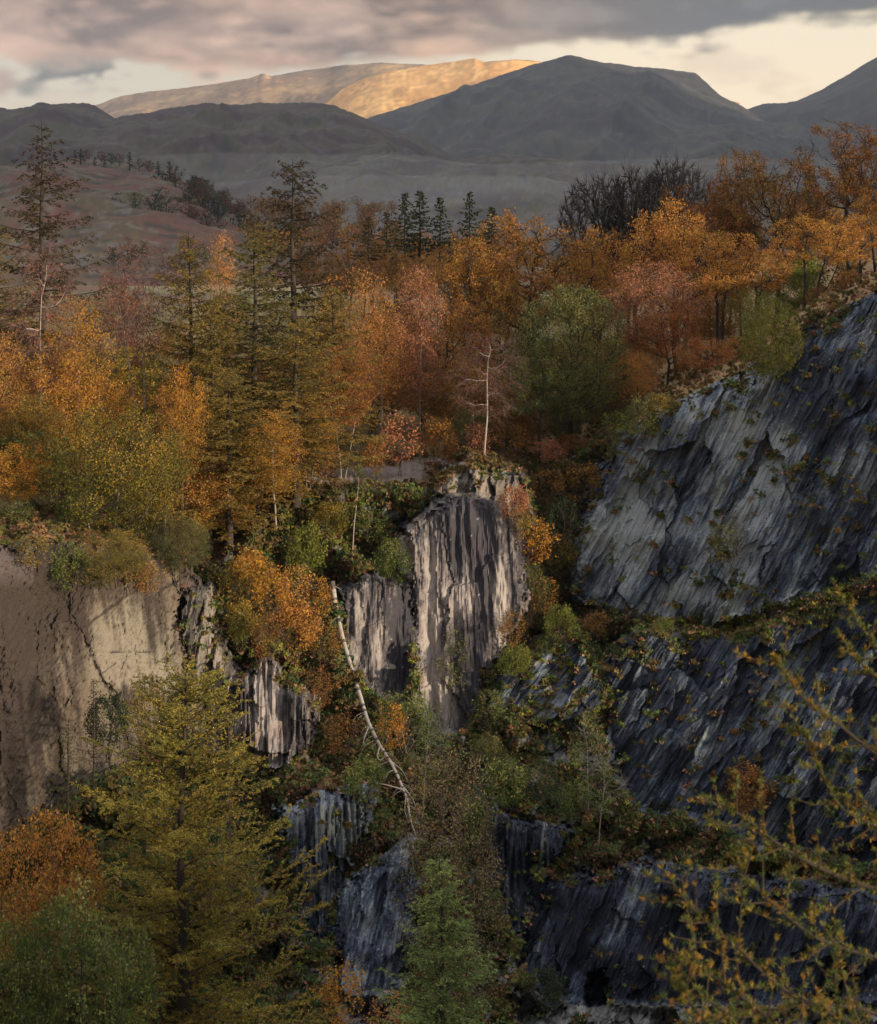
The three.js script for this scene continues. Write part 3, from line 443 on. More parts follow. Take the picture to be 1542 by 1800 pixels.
// ------------------------------------------------------------------ trees
// branches grow towards points spread through the crown; leaves sit on the thin ends
function growTree(o) {
  const r = rng(o.seed), N = [], par = [], att = [], kids = [];
  const add = (x, y, z, p) => { N.push([x, y, z]); par.push(p); kids.push(0); if (p >= 0) kids[p]++; return N.length - 1; };
  const near = (a, b) => (a[0] - b[0]) ** 2 + (a[1] - b[1]) ** 2 + (a[2] - b[2]) ** 2;
  const step = o.step;
  for (const stem of o.stems) { let p = -1; const n = Math.ceil(stem.h / step); for (let i = 0; i <= n; i++) { const t = i / n, w = .12 * stem.h * .1; p = add(stem.x + stem.lx * t + stem.bx * t * t + w * noise(t * 3, stem.x + o.seed, 1), stem.h * t, stem.z + stem.lz * t + w * noise(t * 3, stem.z + o.seed, 4), p); } }
  for (const e of o.crown) for (let i = 0; i < e.n; i++) {
    let x, y, z, q; do { x = r() * 2 - 1; y = r() * 2 - 1; z = r() * 2 - 1; q = x * x + y * y + z * z; } while (q > 1 || q < (e.hollow ?? 0) * r() || (e.flat && y < -e.flat) || (e.n > 190 && r() < .9 && noise((e.x + x * e.rx) * 1.9 / e.rx + o.seed, (e.y + y * e.ry) * 1.9 / e.rx, (e.z + z * e.rz) * 1.9 / e.rx) < -.06));
    att.push([e.x + x * e.rx, e.y + y * e.ry, e.z + z * e.rz]);
  }
  const nearest = att.map((a) => { let b = 0, bd = 1e9; for (let i = 0; i < N.length; i++) { const q = near(a, N[i]); if (q < bd) { bd = q; b = i; } } return [b, bd]; });
  const kill = (o.kill ?? 1.6 * step) ** 2; let alive = att.map((_, i) => i);
  for (let it = 0; it < 140 && alive.length; it++) {
    const pull = new Map();
    for (const i of alive) { const [b, bd] = nearest[i], q = Math.sqrt(bd) || 1e-6, a = att[i], n = N[b]; let v = pull.get(b); if (!v) pull.set(b, v = [0, 0, 0]); v[0] += (a[0] - n[0]) / q; v[1] += (a[1] - n[1]) / q; v[2] += (a[2] - n[2]) / q; }
    const from = N.length;
    for (const [b, v] of pull) { if (kids[b] > 3) continue; const l = Math.hypot(...v) || 1; const jx = (r() - .5) * o.wild, jy = (r() - .5) * o.wild + (o.tropism ?? 0), jz = (r() - .5) * o.wild; let dx = v[0] / l + jx, dy = v[1] / l + jy, dz = v[2] / l + jz; const m = Math.hypot(dx, dy, dz) || 1; add(N[b][0] + dx / m * step, N[b][1] + dy / m * step, N[b][2] + dz / m * step, b); }
    if (N.length === from) break;
    alive = alive.filter((i) => { for (let k = from; k < N.length; k++) { const q = near(att[i], N[k]); if (q < nearest[i][1]) nearest[i] = [k, q]; } return nearest[i][1] > kill; });
  }
  const rad = new Float32Array(N.length), PW = o.pipe ?? 2.2;
  for (let i = N.length - 1; i >= 0; i--) { rad[i] = rad[i] ? Math.pow(rad[i], 1 / PW) : o.tip; if (par[i] >= 0) rad[par[i]] += Math.pow(rad[i], PW); }
  for (let i = 0; i < N.length; i++) rad[i] = Math.min(rad[i], o.trunk);
  const T = new Buf(), B = new Buf(), L = new Buf(), A = [];
  for (let i = 0; i < N.length; i++) { const p = par[i]; if (p < 0) continue; const a = N[p], b = N[i], ra = rad[p] > rad[i] * 1.9 ? rad[i] * 1.25 : rad[p], fl = par[p] < 0 ? 1.25 : 1; tube(rad[i] > o.trunk * (o.split ?? .34) ? T : B, a[0], a[1], a[2], b[0], b[1], b[2], ra * fl, rad[i], rad[i] > .07 ? 7 : rad[i] > .03 ? 4 : 3); }
  // fine twigs and leaves
  const tint = [];
  for (let i = 0; i < N.length; i++) {
    if (rad[i] > o.tip * (o.leafy ?? 2.6)) continue;
    const n = N[i], p = par[i] >= 0 ? N[par[i]] : n, dx = n[0] - p[0], dy = n[1] - p[1], dz = n[2] - p[2];
    for (let k = 0; k < (o.twigs ?? 2); k++) { const l = (o.twigLen ?? .5) * (.5 + r()); let tx = dx * 1.2 + (r() - .5) * 1.4 * step, ty = dy * 1.2 + (r() - .5) * 1.4 * step + (o.droop ?? 0) * step, tz = dz * 1.2 + (r() - .5) * 1.4 * step; const m = Math.hypot(tx, ty, tz) || 1; tube(B, n[0], n[1], n[2], n[0] + tx / m * l, n[1] + ty / m * l, n[2] + tz / m * l, o.tip * .8, o.tip * .25, 3); }
    const cl = fbm(n[0] * .35 + o.seed, n[1] * .35, n[2] * .35, 2) + (r() - .5) * .35, miss = noise(n[0] * .5, n[1] * .5 + o.seed, n[2] * .5) < (o.gap ?? -.6);
    const cnt = miss ? 0 : Math.round(o.leaves * (.5 + r()));
    for (let k = 0; k < cnt; k++) {
      const g = () => (r() + r() + r() - 1.5) * o.cluster, s = o.size * (.7 + .6 * r());
      leaf(L, n[0] + g(), n[1] + g() * .8 + (o.droop ?? 0) * r() * .5, n[2] + g(), r, s, o.leafDir, .55, true);
      tint.push(cl, r(), n[1]);
    }
  }
  const box = { h: 0, w: 0 }; for (const n of N) { box.h = Math.max(box.h, n[1]); box.w = Math.max(box.w, Math.abs(n[0])); }
  return { trunk: T.build(), branches: B.build(), leafBuf: L, tint, h: box.h + (o.twigLen ?? .5) * .6, w: box.w + .3, cache: new Map() };
}
// leaf colours: one geometry per palette, positions shared
function leavesIn(proto, palette, key) {
  if (proto.cache.has(key)) return proto.cache.get(key);
  if (!proto.base) proto.base = proto.leafBuf.build();
  const g = new THREE.BufferGeometry(), n = proto.tint.length / 3, per = proto.base.attributes.position.count / n, c = new Float32Array(n * per * 3);
  for (let i = 0; i < n; i++) {
    const cl = clamp(.5 + proto.tint[i * 3] * 1.1), v = proto.tint[i * 3 + 1], hy = clamp(proto.tint[i * 3 + 2] / proto.h);
    let t = clamp(cl + (v - .5) * .55 + (palette.rise ?? 0) * (hy - .6)) * (palette.cols.length - 1), a = Math.min(palette.cols.length - 2, Math.floor(t)), k = mix3(palette.cols[a], palette.cols[a + 1], t - a), s = .75 + .5 * ((v * 7.13) % 1);
    for (let q = 0; q < per; q++) { const o = (i * per + q) * 3; c[o] = k[0] * s; c[o + 1] = k[1] * s; c[o + 2] = k[2] * s; }
  }
  g.setAttribute('position', proto.base.attributes.position); g.setAttribute('normal', proto.base.attributes.normal); g.setAttribute('color', new THREE.BufferAttribute(c, 3)); g.setIndex(proto.base.index);
  proto.cache.set(key, g); return g;
}
const PAL = {
  oak: { cols: [[.14, .115, .024], [.25, .15, .03], [.42, .20, .045], [.31, .125, .03]], rise: .3 },
  oakGold: { cols: [[.22, .13, .022], [.40, .21, .04], [.52, .25, .06], [.44, .17, .045]] },
  oakBrown: { cols: [[.11, .072, .022], [.19, .10, .026], [.27, .115, .03], [.17, .065, .022]] },
  oakGreen: { cols: [[.05, .066, .024], [.085, .10, .034], [.13, .135, .042], [.20, .16, .045]], rise: .3 },
  birchGold: { cols: [[.20, .14, .02], [.40, .22, .03], [.55, .27, .045], [.50, .19, .035]], rise: .2 },
  birchOrange: { cols: [[.30, .16, .042], [.47, .235, .055], [.58, .29, .07], [.38, .155, .06]], rise: .2 },
  birchPink: { cols: [[.20, .10, .06], [.36, .165, .08], [.50, .22, .10], [.27, .12, .085]], rise: .5 },
  birchRed: { cols: [[.28, .10, .035], [.44, .15, .04], [.52, .20, .05], [.32, .09, .04]] },
  willow: { cols: [[.075, .085, .016], [.15, .135, .022], [.27, .20, .032], [.46, .26, .045]], rise: .4 },
  mauve: { cols: [[.16, .075, .05], [.24, .10, .06], [.32, .12, .06]] },
  green: { cols: [[.04, .07, .016], [.075, .12, .026], [.14, .17, .04], [.30, .29, .10]], rise: .5 },
  evergreen: { cols: [[.018, .035, .012], [.03, .055, .018], [.05, .075, .025]] },
  lime: { cols: [[.09, .12, .02], [.15, .18, .03], [.24, .22, .04]] },
  grey: { cols: [[.14, .14, .06], [.21, .185, .085], [.26, .21, .10], [.20, .15, .08]] },
  rust: { cols: [[.14, .08, .025], [.25, .13, .034], [.36, .195, .045], [.19, .09, .032]] },
  larch: { cols: [[.12, .105, .025], [.20, .155, .032], [.30, .20, .038], [.24, .145, .035]], rise: -.3 },
  larchGreen: { cols: [[.075, .08, .02], [.13, .12, .03], [.19, .15, .036], [.16, .115, .03]], rise: -.1 },
  larchDark: { cols: [[.10, .085, .022], [.075, .055, .018], [.05, .036, .014], [.035, .026, .012]], rise: .8 },
  larchGold: { cols: [[.19, .17, .03], [.32, .255, .04], [.46, .31, .045], [.33, .21, .045]], rise: -.2 },
  larchPale: { cols: [[.10, .17, .06], [.17, .27, .10], [.25, .35, .13], [.32, .37, .12]], rise: .3 },
  spruce: { cols: [[.014, .022, .010], [.026, .034, .014], [.04, .045, .016]] },
};
const BARK = { white: mat([.38, .34, .30], .8), oak: mat([.032, .027, .024]), birch: mat([.30, .265, .23], .8), dark: mat([.022, .019, .018]), larch: mat([.05, .04, .032]), twig: mat([.075, .048, .042]), pale: mat([.24, .21, .18]), mauve: mat([.14, .085, .075]) };
const leafMats = new Map();
function leafTint(t) { const k = t.map((x) => Math.round(x * 20)).join(); if (!leafMats.has(k)) leafMats.set(k, leafMat(t.map((x) => Math.round(x * 20) / 20), .3)); return leafMats.get(k); }

const snap = (px, py) => { let m = 1e9; for (const [a, b] of [[0, 0], [-7, 0], [7, 0], [0, -7], [0, 6]]) m = Math.min(m, quarry(px + a, py + b, {}).d); return m; };
function tree(proto, pal, where, o) {
  const g = new THREE.Group(), d = where.d; let base = where.base !== undefined ? -(where.base - CY) / F * d : groundY(where.px, d) - .15;
  const top = -(where.top - CY) / F * d, h = top - base, s = h / proto.h, sw = where.half ? where.half * (o.wide ?? 1) * d / F / proto.w : s;
  const t = new THREE.Mesh(proto.trunk, o.bark ?? BARK.oak); t.name = 'trunk';
  const b = new THREE.Mesh(proto.branches, o.twig ?? o.bark ?? BARK.oak); b.name = 'branches'; b.userData.kind = 'stuff';
  g.add(t, b);
  if (pal && proto.tint.length) { const c = new THREE.Mesh(leavesIn(proto, PAL[pal], pal), leafTint(o.tint ?? [1, 1, 1])); c.name = o.needles ? 'needles' : 'crown'; c.userData.kind = 'stuff'; g.add(c); }
  g.position.set((where.px - CX) / F * d, base, -d); g.scale.set(sw, s, sw); g.rotation.y = o.turn ?? 0; if (o.roll) g.rotation.z = o.roll;
  return tag(g, o.name, o.label, o.category ?? 'tree', o.group);
}
// --- broadleaf prototypes (metres)
const E = (x, y, z, rx, ry, rz, n, more) => ({ x, y, z, rx, ry, rz, n, ...more });
const stem = (h, x = 0, z = 0, lx = 0, lz = 0, bx = 0) => ({ h, x, z, lx, lz, bx });
const oakSpec = { step: .42, wild: .62, tip: .018, trunk: .32, pipe: 2.3, leaves: 42, cluster: .42, size: .132, twigs: 2, twigLen: .5, gap: -.16 };
const OAK = [
  growTree({ ...oakSpec, seed: 11, stems: [stem(3.6, 0, 0, .3, 0)], crown: [E(0, 7.4, 0, 4.4, 3.2, 4, 1300, { hollow: .55, flat: .75 }), E(-2.6, 6, .6, 2.2, 1.6, 2.2, 260), E(2.8, 6.4, 0, 2.2, 1.8, 2.2, 260)] }),
  growTree({ ...oakSpec, seed: 12, stems: [stem(4.2, 0, 0, -.5, .2)], crown: [E(-.4, 8, 0, 3.9, 3.3, 3.8, 1200, { hollow: .5 }), E(2.6, 6.2, 1, 2, 1.3, 2, 240), E(-3.2, 6.4, 0, 1.7, 1.2, 1.8, 200)] }),
  growTree({ ...oakSpec, seed: 13, stems: [stem(5, -.2, 0, .1, 0), stem(4.6, .35, .2, .7, 0)], crown: [E(.2, 8.4, 0, 3.6, 2.4, 3.4, 900, { hollow: .5 }), E(-2.6, 6.6, .8, 2, 1.1, 1.8, 200), E(3, 7.2, 0, 1.9, 1.3, 1.9, 220)], gap: -.05, leaves: 40 }),
  growTree({ ...oakSpec, seed: 14, stems: [stem(4.4, 0, 0, .3, 0, .3)], crown: [E(.4, 9.2, 0, 2.9, 3.6, 2.8, 900, { hollow: .4 }), E(-1.8, 6.4, .4, 1.7, 1.2, 1.7, 180)], gap: -.06, leaves: 40 }),
];
const DENSEOAK = growTree({ ...oakSpec, seed: 16, stems: [stem(3.4, 0, 0, .2)], crown: [E(0, 6.2, 0, 4.3, 4.4, 4, 1900, { hollow: .5, flat: .86 })], leaves: 44, cluster: .5, gap: -.4 });
const BARE = growTree({ ...oakSpec, seed: 21, step: .4, tip: .026, wild: .5, stems: [stem(3, 0, 0, .2)], crown: [E(0, 6.4, 0, 4.6, 3, 4, 1900, { hollow: .5, flat: .7 })], leaves: 0, twigs: 8, twigLen: .55, kill: .5 });
const birchSpec = { step: .4, wild: .4, tip: .009, trunk: .13, pipe: 2.15, leaves: 33, cluster: .5, size: .11, twigs: 3, twigLen: .7, droop: -.5, tropism: .12, gap: -.4 };
const BIRCH = [
  growTree({ ...birchSpec, seed: 31, stems: [stem(9, 0, 0, .6, 0, -.3)], crown: [E(.2, 8.4, 0, 2.5, 4.4, 2.4, 800, { hollow: .2 }), E(0, 5.4, 0, 2.2, 2, 2.2, 240)] }),
  growTree({ ...birchSpec, seed: 32, stems: [stem(8, 0, 0, -.5, 0, .3), stem(7.4, .3, .2, 1.3, .2)], crown: [E(.3, 8.2, 0, 2.9, 3.8, 2.7, 950, { hollow: .3 })] }),
  growTree({ ...birchSpec, seed: 33, stems: [stem(6, 0, 0, .4, 0, .6), stem(5.4, -.3, 0, -1.2, .2)], crown: [E(0, 7, 0, 3.4, 3.4, 3.2, 1200, { hollow: .45, flat: .8 })], leaves: 33, twigs: 4 }),
];
const BIRCHBARE = [
  growTree({ ...birchSpec, seed: 36, stems: [stem(10, 0, 0, -.9, 0, .4), stem(9, .2, .1, -2.6, .2, .6)], crown: [E(-.6, 10, 0, 2.8, 3.4, 2.4, 900, { hollow: .2 })], leaves: 6, twigs: 7, twigLen: .8, split: .13 }),
  growTree({ ...birchSpec, seed: 37, stems: [stem(7.2, 0, 0, .5, 0, -.2)], crown: [E(.3, 6.2, 0, 2.6, 3.2, 2.2, 560, { hollow: .2 })], leaves: 6, twigs: 7, twigLen: .9, split: .10 }),
];
const WILLOW = growTree({ ...birchSpec, seed: 41, step: .36, stems: [stem(4, -.8, 0, -.9, .2), stem(5, 0, 0, .6, .3), stem(4, .5, .2, 2.2, .6)], crown: [E(.2, 5, .4, 4, 3.4, 3.2, 1700, { hollow: .4 }), E(2.2, 2.6, .8, 1.8, 1.8, 1.6, 360)], leaves: 33, size: .11, gap: -.42 });
const TALLWILLOW = growTree({ ...birchSpec, seed: 43, step: .34, stems: [stem(5, 0, 0, .3), stem(4.4, .2, .2, -.7, .3)], crown: [E(0, 7, 0, 2.3, 5.6, 2, 1900, { hollow: .3 })], leaves: 22, size: .075, cluster: .4, twigs: 4, twigLen: .5, droop: -.1, gap: -.4 });
const SHRUB = [
  growTree({ ...birchSpec, seed: 51, step: .22, tip: .006, trunk: .045, stems: [stem(.8, 0, 0, -.5), stem(1, .1, .1, .4, .2), stem(.9, -.1, 0, .1, -.3)], crown: [E(0, 1.6, 0, 1.4, 1.2, 1.2, 420, { hollow: .2 })], leaves: 22, size: .11, cluster: .28, twigLen: .35, droop: 0, gap: -.35 }),
  growTree({ ...birchSpec, seed: 52, step: .22, tip: .006, trunk: .045, stems: [stem(1.2, 0, 0, .5), stem(1.1, .1, .1, -.6, .2)], crown: [E(.1, 2, 0, 1.2, 1.4, 1, 340, { hollow: .2 })], leaves: 13, size: .11, cluster: .3, twigLen: .4, droop: -.1, gap: -.1 }),
  growTree({ ...birchSpec, seed: 53, step: .26, tip: .006, trunk: .04, stems: [stem(3.2, 0, 0, .3)], crown: [E(.2, 3.2, 0, 1.1, 1.6, 1, 200, { hollow: .2 })], leaves: 7, size: .1, cluster: .3, twigLen: .45, droop: -.1, gap: -.1 }),
];
const BUSH = growTree({ ...birchSpec, seed: 55, step: .3, tip: .008, trunk: .08, stems: [stem(2, -.6, 0, -1), stem(2.4, .2, .1, .6, .2), stem(2, .6, 0, 1.6)], crown: [E(0, 3.4, 0, 3.2, 2.6, 2.6, 1500, { hollow: .45 })], leaves: 26, size: .11, cluster: .36, twigLen: .4, droop: 0, gap: -.45 });
const FAR = [
  growTree({ seed: 61, step: 1.2, wild: .5, tip: .05, trunk: .3, leaves: 9, cluster: 1.1, size: .62, twigs: 1, twigLen: .8, stems: [stem(2)], crown: [E(0, 5.2, 0, 4.4, 4.2, 4.2, 180, { hollow: .5 })] }),
  growTree({ seed: 62, step: 1.2, wild: .5, tip: .05, trunk: .3, leaves: 9, cluster: 1.0, size: .55, twigs: 1, twigLen: .8, stems: [stem(2.4)], crown: [E(.6, 6, 0, 3.6, 4.4, 3.4, 150, { hollow: .4 }), E(-2, 4, 0, 2.4, 2.6, 2.2, 60)] }),
];
// --- conifers
function growConifer(o) {
  const r = rng(o.seed), T = new Buf(), B = new Buf(), L = new Buf(), tint = [];
  const n = 26, sx = (t) => o.h * .012 * noise(t * 2.5, o.seed) , sz = (t) => o.h * .012 * noise(t * 2.5, o.seed + 9);
  const rad = (t) => o.r * Math.pow(1 - t, .85) + .012;
  for (let i = 0; i < n; i++) { const a = i / n, b = (i + 1) / n; tube(T, sx(a), o.h * a, sz(a), sx(b), o.h * b, sz(b), rad(a) * (i ? 1 : 1.25), rad(b), 7); }
  let az = 0, w = 0;
  for (let y = o.base * o.h; y < o.h * .985; y += o.gap * (.6 + .8 * r()) * (1 - .45 * y / o.h)) {
    const t = y / o.h, q = (t - o.base) / (1 - o.base); az += 2.39996 + (r() - .5) * .9;
    const len = o.spread * Math.pow(1 - q, o.pow ?? .8) * sst(-.12, .16, q) * (.5 + .72 * r()) + .12;
    if (r() < (o.miss ?? .08)) continue;
    const up = lerp(o.low, o.high, q) + (r() - .5) * (o.wild ?? .34), sag = o.sag * (.7 + .6 * r()) * (1 - .7 * q), ca = Math.cos(az), sa = Math.sin(az), m = Math.max(4, Math.round(len / .35));
    const pt = (s) => { const rr = len * s; return [sx(t) + ca * rr, y + len * (up * s - sag * s * s + o.tipUp * s * s * s), sz(t) + sa * rr]; };
    const rb = Math.min(.05, .010 + .011 * len) * (o.thick ?? 1); let p = pt(0); const cl = fbm(y * .3 + o.seed, az, 1, 2);
    for (let k = 1; k <= m; k++) { const e = pt(k / m); tube(B, ...p, ...e, rb * (1 - (k - 1) / m * .85), rb * (1 - k / m * .85), 3); p = e; }
    const nb = Math.max(3, Math.round(len / o.every));
    for (let k = 0; k < nb; k++) {
      const s = .08 + .92 * (k + r() * .6) / nb, a = pt(Math.min(s, 1)), side = k % 2 ? 1 : -1, bl = o.twig * (.35 + .75 * r()) * (.4 + .6 * Math.min(1, len / o.spread * 1.5)) * (1 - .35 * s);
      let dx = ca * .55 - sa * side * (.7 * r() + .2), dy = o.hang * (.4 + r()) + (r() - .5) * (o.wildTwig ?? .35), dz = sa * .55 + ca * side * (.7 * r() + .2); const l = Math.hypot(dx, dy, dz); dx /= l; dy /= l; dz /= l;
      const ex = a[0] + dx * bl, ey = a[1] + dy * bl + o.curl * bl * .3, ez = a[2] + dz * bl; tube(B, ...a, ex, ey, ez, .008 * (o.thick ?? 1), .003, 3);
      const nn = Math.round(bl / o.needleEvery);
      for (let z = 0; z < nn; z++) { const f = (z + r()) / nn; for (let c = 0; c < o.tuft; c++) { leaf(L, lerp(a[0], ex, f) + (r() - .5) * o.fluff, lerp(a[1], ey, f) + (r() - .5) * o.fluff, lerp(a[2], ez, f) + (r() - .5) * o.fluff, r, o.needle * (.7 + .6 * r()), [dx * .7, dy * .7 + .25, dz * .7], o.narrow, true); tint.push(cl + (r() - .5) * .4, r(), y); } }
    }
  }
  return { trunk: T.build(), branches: B.build(), leafBuf: L, tint, h: o.h, w: o.spread, cache: new Map() };
}
const larchSpec = { h: 18, r: .2, base: .10, spread: 4.2, gap: .17, low: -.05, high: .45, sag: .28, tipUp: .24, every: .17, twig: .95, hang: -.5, curl: .2, needleEvery: .026, tuft: 1, fluff: .13, needle: .15, narrow: .32, pow: .62 };
const LARCH = [
  growConifer({ ...larchSpec, seed: 71 }),
  growConifer({ ...larchSpec, seed: 72, spread: 3.8, hang: -.35, low: .0 }),
  growConifer({ ...larchSpec, seed: 73, h: 20, spread: 4.1, gap: .23, miss: .12, low: -.05, high: .35, sag: .32, tipUp: .36, hang: -.75, needleEvery: .034, thick: 1.35, pow: .78 }),
  growConifer({ ...larchSpec, seed: 74, h: 18, spread: 3.9, gap: .19, low: -.12, high: .25, sag: .2, tipUp: .3, hang: -.9, needleEvery: .032, thick: 1.25, pow: .5 }),
];
const BIGLARCH = growConifer({ ...larchSpec, seed: 81, h: 15, r: .17, base: .03, spread: 3.9, gap: .095, low: .05, high: .62, sag: .20, tipUp: .26, every: .105, twig: .7, hang: .15, curl: .8, needleEvery: .015, fluff: .07, needle: .10, narrow: .24, pow: .5, wild: .75, wildTwig: 1.1, miss: .03, thick: .9 });
const YOUNG = growConifer({ ...larchSpec, seed: 82, h: 9, r: .09, base: .02, spread: 1.9, gap: .065, low: .0, high: .55, sag: .30, tipUp: .30, every: .085, twig: .55, hang: -.45, curl: .3, needleEvery: .019, fluff: .05, needle: .10, narrow: .26, pow: .75, wild: .6, wildTwig: .6, miss: .16, thick: .7 });
const THIN = growConifer({ ...larchSpec, seed: 83, h: 6, r: .06, base: .05, spread: 1.3, gap: .12, low: .1, high: .5, sag: .2, tipUp: .2, every: .14, twig: .4, hang: -.2, needleEvery: .045, fluff: .05, needle: .10, pow: .8, thick: .8 });
const SPRUCE = growConifer({ ...larchSpec, seed: 84, h: 14, r: .2, base: .05, spread: 4.2, gap: .26, low: -.2, high: .3, sag: .1, tipUp: .12, every: .34, twig: .9, hang: -.35, needleEvery: .1, tuft: 1, fluff: .2, needle: .42, narrow: .45, pow: .85 });
const SPIRE = growConifer({ ...larchSpec, seed: 85, h: 13, r: .3, base: .05, spread: 2.8, gap: .8, low: -.25, high: .2, sag: .1, tipUp: .1, every: .9, twig: 1.2, hang: -.4, needleEvery: .25, tuft: 1, fluff: .4, needle: 1.0, narrow: .5, pow: .85 });

// --- the trees of the rim, left to right
const L_ = { bark: BARK.larch, name: 'larch_tree', category: 'larch', needles: true, wide: 1.5 }, Bi = { bark: BARK.birch, twig: BARK.twig, name: 'birch_tree', category: 'birch' }, Ok = { bark: BARK.oak, name: 'oak_tree', category: 'oak' };
tree(LARCH[2], 'larchDark', { px: 74, top: 212, d: 84, half: 128 }, { ...L_, turn: .4, label: 'tallest dark larch at left with open drooping boughs against the hill' });
tree(LARCH[3], 'larchDark', { px: 514, top: 278, d: 97, half: 112 }, { ...L_, turn: 1.1, label: 'tall brown larch with spreading hanging boughs left of centre' });
tree(LARCH[0], 'larch', { px: 334, top: 408, d: 87, half: 88 }, { ...L_, turn: 2.1, label: 'narrow gold-green larch between the bare birches and the darker larch' });
tree(LARCH[1], 'larchGreen', { px: 448, top: 384, d: 85, half: 100 }, { ...L_, turn: .2, label: 'dense olive green larch just left of the tall brown larch' });
tree(LARCH[0], 'larch', { px: 520, top: 560, d: 82.5, half: 112 }, { ...L_, turn: 4.1, label: 'lower olive larch leaning skirts over the rim below the tall brown larch', tint: [1.05, 1, 1] });
tree(LARCH[1], 'larch', { px: 402, top: 640, d: 78.5, half: 92 }, { ...L_, turn: 3.1, label: 'feathery brown-gold larch standing at the cliff edge above the orange birch' });
tree(LARCH[3], 'larch', { px: -22, top: 380, d: 88, half: 95 }, { ...L_, turn: .9, label: 'olive larch cut by the left edge beside the tallest larch' });
tree(BIRCHBARE[1], 'mauve', { px: 66, top: 405, d: 78, half: 90 }, { ...Bi, bark: BARK.white, twig: BARK.mauve, turn: 1, label: 'thin white-stemmed birch with purple twigs in front of the tallest larch' });
tree(BIRCH[0], 'birchGold', { px: 128, top: 520, d: 79, half: 82 }, { ...Bi, turn: .3, label: 'golden orange birch with domed crown near the left edge' });
tree(BIRCH[1], 'birchOrange', { px: -2, top: 575, d: 76, half: 62 }, { ...Bi, turn: 1.7, label: 'orange birch half cut by the left edge' });
tree(BIRCH[0], 'willow', { px: 64, top: 690, d: 75, half: 66 }, { ...Bi, turn: 2.2, label: 'yellow-green birch with three pale stems on the left cliff top' });
tree(BIRCH[1], 'birchGold', { px: 190, top: 650, d: 81, half: 74 }, { ...Bi, turn: 3.9, label: 'amber birch behind the wide green-yellow willow' });
tree(WILLOW, 'willow', { px: 196, top: 700, d: 73, half: 136, base: 985 }, { ...Bi, twig: BARK.oak, bark: BARK.pale, name: 'willow_tree', category: 'willow', label: 'wide yellow-green willow leaning over the pale brown cliff' });
tree(BIRCHBARE[0], 'mauve', { px: 264, top: 408, d: 88, half: 84 }, { ...Bi, bark: BARK.white, twig: BARK.mauve, turn: 0, label: 'bare birch with two curving white stems and brown twigs' });
tree(BIRCH[1], 'birchGold', { px: 322, top: 630, d: 77, half: 56, }, { ...Bi, turn: 5, tint: [1.05, 1, 1], label: 'bright amber birch in front of the narrow gold-green larch' });
tree(BIRCH[0], 'birchOrange', { px: 392, top: 400, d: 104, half: 46 }, { ...Bi, turn: 4, label: 'slim orange birch top between two larches' });
tree(BIRCH[2], 'birchOrange', { px: 622, top: 462, d: 99, half: 88 }, { ...Bi, turn: .4, label: 'brilliant orange birch left of two in the middle of the rim' });
tree(BIRCH[1], 'birchOrange', { px: 668, top: 530, d: 94, half: 74 }, { ...Bi, turn: 2.4, tint: [1, .95, 1], label: 'orange birch with pale forked stems above the rim path' });
tree(BIRCH[0], 'birchPink', { px: 738, top: 460, d: 95, half: 66 }, { ...Bi, turn: 1.4, label: 'rosy brown birch with dark speckled trunk at the bend of the path' });
tree(BIRCH[2], 'birchRed', { px: 600, top: 600, d: 89, half: 70 }, { ...Bi, turn: 3.4, tint: [.8, .9, .8], label: 'rust red birch low beside the olive larch skirts' });
tree(BIRCHBARE[1], 'mauve', { px: 850, top: 572, d: 89, half: 78 }, { ...Bi, bark: BARK.white, twig: BARK.mauve, turn: .1, label: 'leafless birch with bright white forked stem in front of green oak' });
tree(SHRUB[2], 'lime', { px: 617, top: 780, d: 83, base: 985, half: 66 }, { ...Bi, turn: .4, label: 'small white-stemmed birch on the ledge below the path' });
tree(BIRCH[2], 'birchOrange', { px: 790, top: 620, d: 97, half: 80 }, { ...Bi, turn: 5.2, tint: [.7, .8, .75], label: 'dull orange birch behind the leafless white birch' });
tree(BIRCH[0], 'birchGold', { px: 486, top: 715, d: 78.5, half: 62 }, { ...Bi, turn: 2.9, tint: [.95, 1, .9], label: 'small gold birch with white stem below the olive larch' });
tree(BIRCH[2], 'birchGold', { px: 100, top: 600, d: 77.5, half: 86 }, { ...Bi, turn: .9, label: 'amber birch with rounded crown just above the yellow-green birch' });
tree(BIRCH[1], 'willow', { px: 290, top: 720, d: 76.5, half: 70 }, { ...Bi, turn: 4.4, label: 'olive-gold birch at the right shoulder of the wide willow' });
tree(LARCH[1], 'larch', { px: 372, top: 520, d: 83, half: 78 }, { ...L_, turn: 5.1, label: 'soft gold larch filling the gap right of the narrow gold-green larch' });
tree(LARCH[0], 'larch', { px: 586, top: 500, d: 90, half: 80 }, { ...L_, turn: 1.1, label: 'brown-gold larch leaning between tall brown larch and the orange birches' });
tree(BIRCH[2], 'birchGold', { px: 540, top: 700, d: 84.5, half: 60 }, { ...Bi, turn: 2.2, tint: [.9, 1, .9], label: 'golden birch at the left end of the rim path' });
tree(BIRCH[1], 'mauve', { px: 215, top: 470, d: 96, half: 80 }, { ...Bi, turn: 3.2, label: 'purple-brown birch behind the bare two-stemmed birch' });
tree(LARCH[1], 'larchGreen', { px: 20, top: 520, d: 92, half: 80 }, { ...L_, turn: 3, label: 'olive larch low at the left edge behind the orange birch' });
